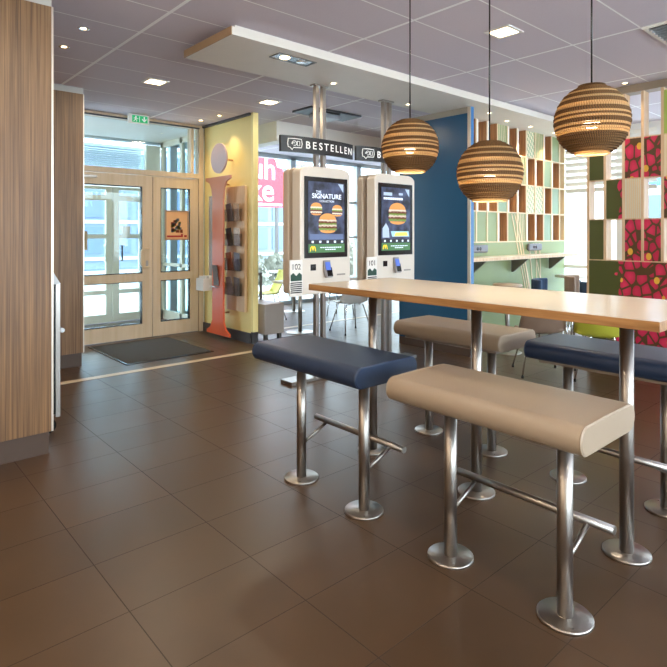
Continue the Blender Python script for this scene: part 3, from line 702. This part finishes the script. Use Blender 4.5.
# ------------------------------------------------------------------ flower divider, x = 6.33
dv = thing('room_divider', 'tall lattice room divider of oak posts with olive and red flower panels', 'room divider', (6.4, 1.6, 0))
DX0, DX1 = -.07, .07
dy = [2.795, 2.61, 2.415, 2.225, 2.035, 1.845, 1.655, 1.465, 1.275, 1.085, .895, .705]
dz = [1.15, 1.60, 2.035, 2.465, 2.925]
oy = 1.6
post = MB()
for y in dy:
    post = MB(); post.box(DX0, DX1, y - .014 - oy, y + .014 - oy, 0.05 if y in (dy[0], dy[-1]) else 1.15, 2.95 ); post.build('post', OAK, dv)
box(DX0 - .01, DX1 + .01, .69 - oy, 2.83 - oy, 2.95, CZ).build('top_beam', mat('taupe_beam', (150, 134, 116), .5), dv)
tb = MB()
for z in dz[:-1]: tb.box(DX0 + .01, DX1 - .01, dy[-1] + .014 - oy, dy[0] - .014 - oy, z - .006, z + .006)
tb.build('cross_rail', OAK, dv)
FLO = FLOWER
def print_panel(y0, y1, z0, z1, m):
    o = box(-.006, .006, y0, y1, z0, z1).build('panel', m)
    return o
grid_ = {3: 'ooooLooFo', 2: 'OoFFxooFF', 1: 'oFwoFoFoF', 0: 'OoFFoFFoF'}
for r, rowp in grid_.items():
    for k, ch in enumerate(rowp):
        y1 = dy[k] - .014; y0 = dy[k + 1] + .014; z0 = dz[r] + .006; z1 = dz[r + 1] - .006
        if ch == 'o': continue
        m = {'O': OLIVE, 'F': FLO, 'L': LIME, 'x': CREAM, 'w': mat('ribbed_cream', (226, 218, 200), .5)}[ch]
        o = MB().box(6.334, 6.350, y0, y1, z0, z1).build('infill_panel', m, dv); o.location = (-6.4, -1.6, 0)
        if ch == 'w':
            rb = MB()
            for q in range(7): yy = y0 + .01 + q * (y1 - y0 - .02) / 7; rb.box(-.072, -.066, yy - oy, yy + .01 - oy, z0, z1)
            rb.build('rib', CREAM, o).location = (6.4, 1.6, 0)
o = MB().box(6.325, 6.345, .72, 2.781, .06, 1.144).build('lower_panel', FLO, dv); o.location = (-6.4, -1.6, 0)
box(DX0, DX1, .69 - oy, 2.81 - oy, 0, .06).build('plinth', PLINTH, dv)

# ------------------------------------------------------------------ bar table
t = thing('bar_table', 'long high bar table with cream top and beech edge between the benches', 'table', (2.65, 1.8, 0))
box(-.39, .39, -1.065, .985, 1.083, 1.121).build('tabletop', TABLE_EDGE, t, bevel=.002)
box(-.388, .388, -1.063, .983, 1.1212, 1.1225).build('top_laminate', TABLE_TOP, t)
for y in (2.61, 1.80, 1.005):
    l = MB().cyl((0.02, y - 1.8, .012), (0.02, y - 1.8, 1.083), .030, 24).build('leg', STEEL, t)
    MB().lathe([(0, .012), (.098, .012), (.102, .008), (.102, 0), (0, 0)], (0.02, y - 1.8, 0), 40).build('base_plate', STEEL, l)
    MB().cyl((.02 - .0, y - 1.8 - .031, 1.055), (.02, y - 1.8 - .029, 1.055), .006, 10).build('screw', BLACK, l)

# ------------------------------------------------------------------ benches
def bench_profile(w, z0, z1, n=10):
    r = (z1 - z0) / 2; pts = []
    # bullnosed long sides; flat underside
    for i in range(n + 1):
        a = -PI / 2 + PI * i / n; pts.append((w - r * .9 + r * .9 * math.cos(a), (z0 + z1) / 2 + r * math.sin(a)))
    e = w - r * .9 - .012
    pts += [(e, z1), (0, z1 + .002), (-e, z1)]
    for i in range(n + 1):
        a = PI / 2 + PI * i / n; pts.append((-w + r * .9 + r * .9 * math.cos(a), (z0 + z1) / 2 + r * math.sin(a)))
    pts += [(-e, z0), (e, z0)]
    return pts
def make_bench(label, m, loc, flip=False):
    t = thing('bar_bench', label, 'bench', loc, 0, 'padded benches at the bar table')
    L = .440; W = .230; sx = -1 if flip else 1
    pr = [(x + (.05 if flip else .004), z) for x, z in bench_profile(W, .700, .804)]
    mb = MB(); n = len(pr)
    secs = [(-L, .90), (-L + .004, .955), (-L + .012, .985), (-L + .03, 1.0)]
    secs = secs + [(-L * .4, 1.0), (0, 1), (L * .4, 1)] + [(-a, b) for a, b in reversed(secs)]
    v = []
    for y, s in secs:
        for (x, z) in pr: v.append((x * (1 - (1 - s) * .35), y, .75 + (z - .75) * s))
    fs = [(k * n + i, k * n + (i + 1) % n, (k + 1) * n + (i + 1) % n, (k + 1) * n + i) for k in range(len(secs) - 1) for i in range(n)]
    mb._add(v, fs, True)
    mb.f.append(list(range(n))[::-1]); mb.f.append([(len(secs) - 1) * n + i for i in range(n)]); mb.mi += [0, 0]; mb.sm += [False, False]
    c = mb.build('seat_cushion', m, t, loc=(0, .012, 0))
    for y in (-L + .006, L - .006):
        pp = MB(); pp.tube([(x * .987, y, .75 + (z - .75) * .955) for x, z in pr] + [(pr[0][0] * .987, y, .75 + (pr[0][1] - .75) * .955)], .0032, 6)
        pp.build('piping', m, c)
    box(-.13, .13, -.38, .38, .684, .700).build('seat_plate', STEEL, t)
    sx = -1 if flip else 1
    for y in (-.263, .263):
        l = MB().cyl((0, y, .012), (0, y, .684), .029, 24).build('leg', STEEL, t)
        MB().lathe([(0, .012), (.098, .012), (.102, .008), (.102, 0), (0, 0)], (0, y, 0), 40).build('base_plate', STEEL, l)
        for a in (.8, 3.94): MB().cyl((.08 * math.cos(a), y + .08 * math.sin(a), .012), (.08 * math.cos(a), y + .08 * math.sin(a), .0135), .0045, 10).build('screw', mat('screw_grey', (120, 114, 108), .4, metal=.7), l)
    rl = MB().cyl((sx * .2, -.365, .295), (sx * .2, .365, .295), .0175, 16).build('footrest', STEEL, t)
    for y in (-.263, .263): MB().cyl((sx * .027, y, .21), (sx * .195, y, .285), .010, 12).build('strut', STEEL, rl)
    return t
B = [('grey-beige padded bench nearest the camera, left of the bar table', TAUPE, (2.05, 1.255, 0), False),
     ('navy padded bench on the left side of the bar table, nearer the entrance', NAVY, (2.05, 2.33, 0), False),
     ('grey-beige padded bench behind the bar table, in front of the blue partition', TAUPE, (3.24, 2.33, 0), True),
     ('navy padded bench behind the near end of the bar table at the right', NAVY, (3.24, 1.285, 0), True)]
for b in B: make_bench(*b)

# ------------------------------------------------------------------ pendant lamps
CB_D = cardboard('cardboard_dark', (66, 45, 26), (122, 90, 56)); CB_L = cardboard('cardboard_pale', (222, 198, 156), (180, 148, 106), .6)
BULB = emit_mat('bulb_glow', (255, 232, 196), 22)
def make_lamp(loc, label, R=.178):
    t = thing('pendant_lamp', label, 'pendant lamp', loc, 0, 'round cardboard pendant lamps over the bar table')
    z = -.156; mb = MB(); pale = [.128, .095, .062, .05, .018, .006, -.026, -.050, -.062, -.150]
    i = 0
    while z < .162:
        band = any(abs(z + .005 - q) < .0055 for q in pale); h = .0110 if band else .0098
        ro = math.sqrt(max(R * R - (z + h / 2) ** 2, .0005)); ro = ro * (1 - (.012 if band else 0)) - (.0022 if i % 2 else 0)
        ri = max(ro - (.006 if band else .02), .012)
        mb.cur = 1 if band else 0
        mb.lathe([(ro, z + .0006), (ro, z + h - .0006), (ri, z + h - .0006), (ri, z + .0006)], (0, 0, 0), 56, False, True)
        z += h; i += 1
    mb.build('shade', [CB_D, CB_L], t)
    MB().lathe([(0, .169), (.06, .169), (.06, .165), (0, .165)], (0, 0, 0), 32, False).build('shade_cap', CB_D, t)
    MB().lathe([(0, .11), (.022, .105), (.022, .05), (.0, .05)], (0, 0, 0), 20).build('lamp_holder', BLACK, t)
    MB().lathe([(0, .05), (.018, .045), (.034, .015), (.034, -.01), (.02, -.032), (0, -.038)], (0, 0, 0), 20).build('bulb', BULB, t)
    H = CZ - loc[2]
    MB().cyl((0, 0, .1), (0, 0, H - .02), .0042, 8).build('cord', BLACK, t)
    MB().lathe([(0, H), (.05, H), (.05, H - .015), (.02, H - .03), (0, H - .03)], (0, 0, 0), 24).build('ceiling_rose', BLACK, t)
    d = bpy.data.lights.new('bulb_light', 'POINT'); d.energy = 9; d.color = (1, .86, .64); d.shadow_soft_size = .03
    o = bpy.data.objects.new('bulb_light', d); COL.objects.link(o); o.parent = t; o.location = (0, 0, -.055)
make_lamp((2.65, 2.268, 1.98), 'striped brown cardboard globe lamp, leftmost of three, in front of the blue partition')
make_lamp((2.65, 1.703, 1.777), 'striped brown cardboard globe lamp hanging lowest, middle of the three')
make_lamp((2.65, 1.153, 1.975), 'striped brown cardboard globe lamp, rightmost of three and largest in view', .169)

# ------------------------------------------------------------------ ceiling fittings
LAMPG = emit_mat('lamp_glass', (255, 226, 176), 9)
def panel_light(x, y, label, z=CZ, power=26):
    t = thing('ceiling_light', label, 'ceiling light', (x, y, z), 0, 'square recessed ceiling lights')
    mb = MB(); frame_rect(mb, -.1, .1, -.1, .1, .02, 0, .001); mb = MB()
    for a in ((-.11, -.085, -.11, .11), (.085, .11, -.11, .11), (-.085, .085, -.11, -.085), (-.085, .085, .085, .11)): mb.box(*a, -.008, 0)
    mb.build('frame', WHITE, t)
    box(-.085, .085, -.085, .085, -.004, 0).build('diffuser', LAMPG, t)
    o = area('lamp_beam', (0, 0, -.012), (0, 0, 0), .17, .17, power, (1, .84, .62)); o.parent = t
panel_light(2.47, 5.58, 'square ceiling light nearest the entrance, above the doormat', power=12)
panel_light(3.88, 5.54, 'square ceiling light between the soffit and the yellow wall', power=7)
panel_light(3.90, 2.38, 'square ceiling light above the right-hand benches', power=11)
for (x, y) in ((1.0, 2.4), (1.0, .2), (-.6, 2.0), (-.6, -1.0), (1.0, -2.4)):  # lamps added out of view to fill the room with warm light
    panel_light(x, y, 'added square ceiling light out of view, warm fill for the room', power=14)
def down(x, y, z, label, power=14, on=True):
    t = thing('downlight', label, 'downlight', (x, y, z), 0, 'small round downlights')
    MB().lathe([(.022, -.001), (.036, -.004), (.042, -.003), (.043, 0), (.022, 0)], (0, 0, 0), 24).build('trim_ring', WHITE if z < 3 else CHROME, t)
    MB().lathe([(0, -.002), (.022, -.002), (.022, 0)], (0, 0, 0), 20).build('lens', LAMPG, t)
    if on:
        s = spot('downlight_beam', (0, 0, -.01), power, r=.02); s.parent = t
down(1.416, 4.50, CZ, 'small downlight by the near wood cabinet, the nearer of the pair')
down(1.43, 5.05, CZ, 'small downlight beyond the near wood cabinet, the farther of the pair')
down(3.80, 7.08, CZ, 'small downlight over the yellow wall, next to the doors', 26)
down(3.83, 6.62, CZ, 'small downlight over the yellow wall, away from the doors', 26)
down(3.66, 4.12, 2.93, 'small downlight in the white soffit above the left kiosk')
down(4.90, 4.22, 2.93, 'small downlight in the white soffit near the right kiosk')
down(6.00, 3.86, 2.93, 'small downlight in the soffit just right of the blue partition', 36)
down(6.60, 3.98, 2.93, 'small downlight in the soffit over the left niches', 42)
down(7.20, 3.98, 2.93, 'small downlight in the soffit over the middle niches', 42)
down(7.9, 3.98, 2.93, 'small downlight in the soffit over the right niches', 42)
down(6.2, 2.60, CZ, 'small downlight beside the flower divider, behind the right lamp', 14)
down(6.2, 2.35, CZ, 'small downlight beside the flower divider, right of the pendant lamp', 14)
# twin spot box in the soffit
t = thing('twin_spotlight', 'dark recessed twin spotlight with one lamp lit in the white soffit', 'spotlight', (2.9, 3.78, 2.93))
mb = MB(); mb.box(-.2, .2, -.075, -.06, -.006, 0).box(-.2, .2, .06, .075, -.006, 0).box(-.2, -.185, -.06, .06, -.006, 0).box(.185, .2, -.06, .06, -.006, 0); mb.build('frame', mat('grey_metal', (120, 116, 112), .4, metal=.5), t)
box(-.185, .185, -.06, .06, -.002, 0).build('recess', BLACK, t)
MB().lathe([(0, -.012), (.04, -.008), (.045, -.002), (0, -.002)], (-.09, 0, 0), 24).build('lit_lamp', LAMPG, t)
MB().lathe([(0, -.008), (.045, -.008), (.052, -.002), (0, -.002)], (.09, 0, 0), 24).build('unlit_lamp', CHROME, t)
s = spot('spot_beam', (-.09, 0, -.03), 25); s.parent = t
# air diffusers
t = thing('ceiling_vent', 'square metal air diffuser in the ceiling at the top right', 'vent', (4.93, 1.36, CZ))
mb = MB()
for a in ((-.31, -.28, -.27, .27), (.28, .31, -.27, .27), (-.28, .28, -.27, -.24), (-.28, .28, .24, .27)): mb.box(*a, -.012, 0)
mb.build('frame', WHITE, t); box(-.28, .28, -.24, .24, -.002, 0).build('recess', BLACK, t)
for i in range(9): MB().obox((-.25 + i * .0625, 0, -.014), (.034, .47, .003), Matrix.Rotation(-.8, 3, 'Y')).build('slat', mat('vent_slat', (200, 204, 210), .4), t)
t = thing('ceiling_vent', 'dark rimmed air conditioning cassette in the ceiling behind the left kiosk sign', 'vent', (4.8, 5.55, CZ))
box(-.42, .46, -.2, .18, -.025, 0).build('rim', mat('vent_dark', (70, 72, 78), .5), t)
box(-.2, .16, -.12, .12, -.085, -.025).build('cassette', mat('vent_grey', (160, 164, 172), .4), t, bevel=.02)

# ------------------------------------------------------------------ stool, chairs, cafe tables
t = thing('bar_stool', 'round bar stool with pale seat under the counter shelf', 'stool', (6.08, 3.66, 0))
MB().lathe([(0, .78), (.16, .78), (.175, .79), (.18, .81), (.17, .83), (0, .835)], (0, 0, 0), 32).build('seat', TAUPE, t)
MB().cyl((0, 0, .012), (0, 0, .78), .028).build('pole', STEEL, t)
MB().lathe([(0, .012), (.16, .012), (.17, .006), (.17, 0), (0, 0)], (0, 0, 0), 40).build('base_plate', STEEL, t)
MB().lathe([(.12, .28), (.13, .29), (.14, .28), (.13, .27)], (0, 0, 0), 32, True, True).cyl((-.12, 0, .28), (.12, 0, .28), .008).build('foot_ring', CHROME, t)
SHELLM = {}
def shell_chair(loc, rz, m, label):
    t = thing('shell_chair', label, 'chair', loc, rz, 'shell chairs with chrome legs')
    def f(u, v):
        # v runs from the seat front to the top of the back (facing -y)
        x = (u - .5) * 2; w = .21 + .02 * math.sin(v * PI)
        if v < .5:
            q = v / .5; y = -.2 + .36 * q; z = .44 - .02 * math.sin(q * PI) + .03 * (abs(x) ** 3) * (.4 + q)
        else:
            q = (v - .5) / .5; y = .16 + .12 * math.sin(q * PI / 2) - .07 * x * x * (1 - .3 * q); z = .44 + .38 * q + .03 * (1 - q); w *= (1 - .10 * q)
        k = 1 - .10 * max(0, (v - .85) / .15) ** 2
        return (x * w * k, y, z)
    MB().grid(f, 12, 22).build('seat_shell', m, t, solid=.012)
    for sx in (-1, 1):
        for y0, y1 in ((-.12, -.23), (.12, .24)):
            l = MB().tube([(sx * .06, y0, .425), (sx * .14, y0, .41), (sx * .22, y1, .02)], .009, 8).build('leg', CHROME, t)
            MB().cyl((sx * .22, y1, 0), (sx * .22, y1, .022), .013, 10).build('foot', BLACK, l)
    return t
SH_T = mat('taupe_shell', (128, 106, 90), .45); SH_Y = mat('lime_shell', (176, 176, 60), .45); SH_W = mat('white_shell', (222, 224, 222), .4)
SH_B = mat('petrol_shell', (44, 84, 112), .45); SH_YY = mat('yellow_shell', (206, 200, 70), .45)
shell_chair((5.43, 2.90, 0), 2.3, SH_T, 'taupe shell chair with chrome legs behind the grey bench, left of the lime chair')
shell_chair((5.68, 2.40, 0), 2.0, SH_Y, 'lime shell chair with chrome legs behind the navy bench')
shell_chair((5.42, 7.75, 0), -1.9, SH_YY, 'yellow shell chair by the left window, beyond the grey box bench')
shell_chair((5.62, 5.95, 0), 2.9, SH_W, 'white shell chair with chrome legs behind the left kiosk')
def tub_chair(loc, rz, m, label, top=.86):
    t = thing('upholstered_chair', label, 'chair', loc, rz, 'upholstered cafe chairs')
    n = 14; pts = []; pin = []
    for i in range(n + 1):
        a = PI * (.08 + .84 * i / n); pts.append((.215 * math.cos(a), .02 + .2 * math.sin(a))); pin.append((.17 * math.cos(a), .02 + .155 * math.sin(a)))
    MB().prism(pts + pin[::-1], 'z', .40, top).build('backrest', m, t, bevel=.015)
    MB().prism([(-.2, -.22), (.2, -.22), (.2, .02)] + pin[1:-1] + [(-.2, .02)], 'z', .40, .48).build('seat', m, t, bevel=.015)
    for sx in (-1, 1):
        for y in (-.19, .17):
            MB().tube([(sx * .12, y * .8, .40), (sx * .16, y, .0)], .01, 8).build('leg', CHROME, t)
    return t
TAUPE_F = mat('taupe_fabric', (150, 132, 118), .8); NAVY_F = mat('blue_fabric', (52, 74, 104), .8)
tub_chair((6.56, 3.36, 0), .3, NAVY_F, 'chair with blue upholstered back, below the right end of the counter shelf', .88)
tub_chair((7.10, 3.20, 0), .3, TAUPE_F, 'chair with taupe upholstered back, left of the flower divider', .90)
tub_chair((7.85, 3.42, 0), .9, NAVY_F, 'dark blue upholstered chair half hidden by the flower divider', .78)
tub_chair((6.55, 7.2, 0), .3, mat('petrol_fabric', (40, 70, 92), .8), 'petrol blue upholstered chair seen between the two kiosks', .93)
def cafe_table(loc, r, h, label, m, sq=False):
    t = thing('cafe_table', label, 'table', loc, 0, 'small pedestal cafe tables')
    if sq: box(-r, r, -r, r, h - .03, h).build('tabletop', m, t, bevel=.004)
    else: MB().lathe([(0, h - .03), (r, h - .03), (r + .004, h - .015), (r, h), (0, h)], (0, 0, 0), 40).build('tabletop', m, t)
    MB().cyl((0, 0, .012), (0, 0, h - .03), .03).build('pole', STEEL, t)
    MB().lathe([(0, .014), (.2, .012), (.21, .006), (.21, 0), (0, 0)], (0, 0, 0), 40).build('base_plate', STEEL, t)
cafe_table((5.05, 6.42, 0), .3, .75, 'pedestal cafe table behind the left kiosk, close to the grey box bench', WHITE, True)
cafe_table((6.3, 8.2, 0), .35, .75, 'pedestal cafe table by the far window between the kiosks', WHITE, True)
cafe_table((8.2, 3.84, 0), .25, .82, 'pale pedestal cafe table at the right window, beyond the end of the green wall', WHITE)
# box bench behind yellow wall
t = thing('box_bench', 'grey upholstered box bench tucked behind the yellow wall end', 'bench', (4.42, 6.6, 0))
box(-.28, .03, -.6, .85, .12, .52).build('seat_block', mat('grey_bench_vinyl', (158, 150, 144), .4), t, bevel=.01)
for x in (-.25, -.03):
    for y in (-.56, .8): box(x, x + .045, y, y + .045, 0, .12).build('leg', mat('dark_bench_leg', (84, 84, 84), .4), t)
mb = MB(); mb.box(-.25, -.22, -.1, -.07, .52, .9).box(-.01, .02, -.1, -.07, .52, .9).box(-.22, -.01, -.1, -.07, .86, .9); mb.build('end_rail', mat('grey_metal', (120, 116, 112)), t)
# blind in the right window
t = thing('window_blind', 'white horizontal slatted blind in the right window left of the divider', 'blind', (8.5, 3.6, 2.0))
for i in range(9): MB().obox((0, -.15, .1 + i * .1), (.07, 1.3, .006), Matrix.Rotation(.9, 3, 'Y')).build('slat', mat('blind_white', (232, 226, 216), .5), t)
for y in (-.6, .3): box(-.003, .003, y, y + .006, .05, .95).build('cord', WHITE, t)

# ------------------------------------------------------------------ outside
SNOW = mat('pale_wet_paving', (214, 216, 220), .6, var=.05, vscale=.6)
struct('ground', MB().box(-30, 60, 9.25, 60, -.25, -.12).box(11.05, 60, 4.28, 9.25, -.25, -.12).box(8.75, 60, -30, 4.28, -.25, -.12), SNOW); bpy.data.objects['ground'].name = 'floor_outside'
FB = mat('blue_grey_cladding', (136, 148, 166), .5, var=.08, vscale=1.2); FB2 = mat('office_glass_blue', (112, 128, 156), .3); FW = mat('facade_white', (222, 228, 234), .5)
t = thing('office_building', 'pale blue office building across the street seen through the entrance', 'building', (6, 24, 0))
box(-6, 16, 0, 6, -.1, 5.2).build('wall', FB, t)
for i in range(18):
    for z in (.6, 2.1, 3.6):
        f = box(-5.8 + i * 1.2, -4.9 + i * 1.2, -.06, 0, z, z + 1.1).build('window', FB2, t)
mb = MB()
for z in (.3, 1.85, 3.35, 4.9): mb.box(-6, 16, -.1, -.06, z, z + .14)
mb.build('ledge', FW, t)
t = thing('roadside_sign', 'red shop sign with white letters uh and ke outside the left window', 'sign', (11.15, 16.5, .48))
RED = mat('sign_red', (236, 70, 84), .5)
MB().prism([(-1.2, 1.9), (1.12, 1.9), (1.15, 2.0), (1.15, 3.05), (.95, 3.3), (.75, 3.35), (.6, 3.75), (-.3, 3.75), (-.5, 3.5), (-1.2, 3.5)], 'y', -.05, .05).build('sign_board', RED, t)
mb = MB().box(-.8, -.7, -.05, .05, -.6, 1.9).build('post', mat('grey_metal', (120, 116, 112)), t); mb = MB().box(.7, .8, -.05, .05, -.6, 1.9); mb.build('post', mat('grey_metal', (120, 116, 112)), t)
text_obj('sign_text', 'uh', 1.1, FW, t, (-.42, -.055, 2.9), extrude=.01, bold=.012)
text_obj('sign_text', 'ke', 1.15, FW, t, (-.5, -.055, 2.12), extrude=.01, bold=.012)
box(-1.1, .95, -.06, -.05, 1.95, 2.03).build('underline', FW, t)
def hedge(name, x0, x1, y0, y1, h, label, rgb):
    mb = MB(); rnd = random.Random(int(x0 * 10))
    n = int((x1 - x0) * (y1 - y0) * h * 220)
    for i in range(min(n, 5000)):
        x = rnd.uniform(x0, x1); y = rnd.uniform(y0, y1); z = rnd.uniform(-.1, h) * (1 - .15 * rnd.random()); a = rnd.uniform(0, PI); b = rnd.uniform(-1, 1); s = .09
        dx = Vector((math.cos(a) * s, math.sin(a) * s, b * s * .5)); dz_ = Vector((-math.sin(a) * s * .5, math.cos(a) * s * .3, s))
        c = Vector((x, y, z)); mb._add([c - dx, c - dz_, c + dx, c + dz_], [(0, 1, 2, 3)])
    o = mb.build(name, mat('hedge_leaf_%d' % rgb[0], rgb, .8, var=.3), fix=False)
    tag(o, label, 'hedge')
hedge('hedge', 8.2, 12.2, 13.6, 14.6, .8, 'clipped grey-green hedge outside the left window below the red sign', (150, 150, 136))
hedge('hedge', 13.0, 19.0, 14.2, 15.2, 1.15, 'winter hedge outside the window between the two kiosks', (158, 156, 142))
def bare_tree(loc, label, seed, h=4.5):
    mb = MB(); rnd = random.Random(seed)
    def br(p, d, L, r, lv):
        q = p + d * L; mid = p + d * L * .5 + Vector((rnd.uniform(-1, 1), rnd.uniform(-1, 1), 0)) * L * .05
        mb.tube([p, mid, q], r, 5)
        if lv == 0: return
        for k in range(3 if lv > 1 else 4):
            nd = (d + Vector((rnd.uniform(-.8, .8), rnd.uniform(-.8, .8), rnd.uniform(-.1, .6)))).normalized()
            br(p + (q - p) * rnd.uniform(.55, 1), nd, L * rnd.uniform(.6, .8), r * .6, lv - 1)
    t = thing('bare_tree', label, 'tree', loc)
    br(Vector((0, 0, -.12)), Vector((0, 0, 1)), h * .38, .09, 5)
    mb.build('branches', mat('bark_grey', (150, 144, 146), .8), t)
bare_tree((13.3, 17.0, 0), 'bare winter tree outside the window between the kiosks', 3, 5.2)
bare_tree((17.5, 1.5, 0), 'bare winter tree outside the right-hand windows', 9, 4.0)
t = thing('shop_building', 'white building with red and blue bands beyond the right windows', 'building', (20, 6, 0))
box(0, 5, -14, 8, -.1, 4.4).build('wall', FW, t)
mb = MB(); mb.box(-.05, 0, -14, 8, 1.0, 1.5); mb.build('red_band', mat('band_red', (226, 110, 116), .5), t)
mb = MB().box(-.05, 0, -14, 8, 3.0, 3.5); mb.build('blue_band', mat('band_blue', (90, 140, 210), .5), t)
for i in range(10): box(-.06, 0, -13 + i * 2.1, -11.7 + i * 2.1, 1.7, 2.7).build('window', FB2, t)
t = thing('parked_car', 'red car parked outside beyond the flower divider', 'car', (15.8, 6.0, 0), .2)
MB().prism([(-2, .1), (2, .1), (2.05, .6), (1.3, .75), (.7, 1.25), (-1.1, 1.28), (-1.7, .8), (-2.05, .7)], 'x', -.8, .8).build('body', mat('car_red', (200, 40, 40), .25), t, bevel=.05)
MB().prism([(1.15, .78), (.65, 1.18), (-1.0, 1.2), (-1.5, .82)], 'x', -.81, .81).build('side_windows', BLACK, t)
for y in (-1.3, 1.3):
    for x in (-.82, .66): MB().cyl((x, y, .2), (x + .16, y, .2), .32).build('wheel', BLACK, t)
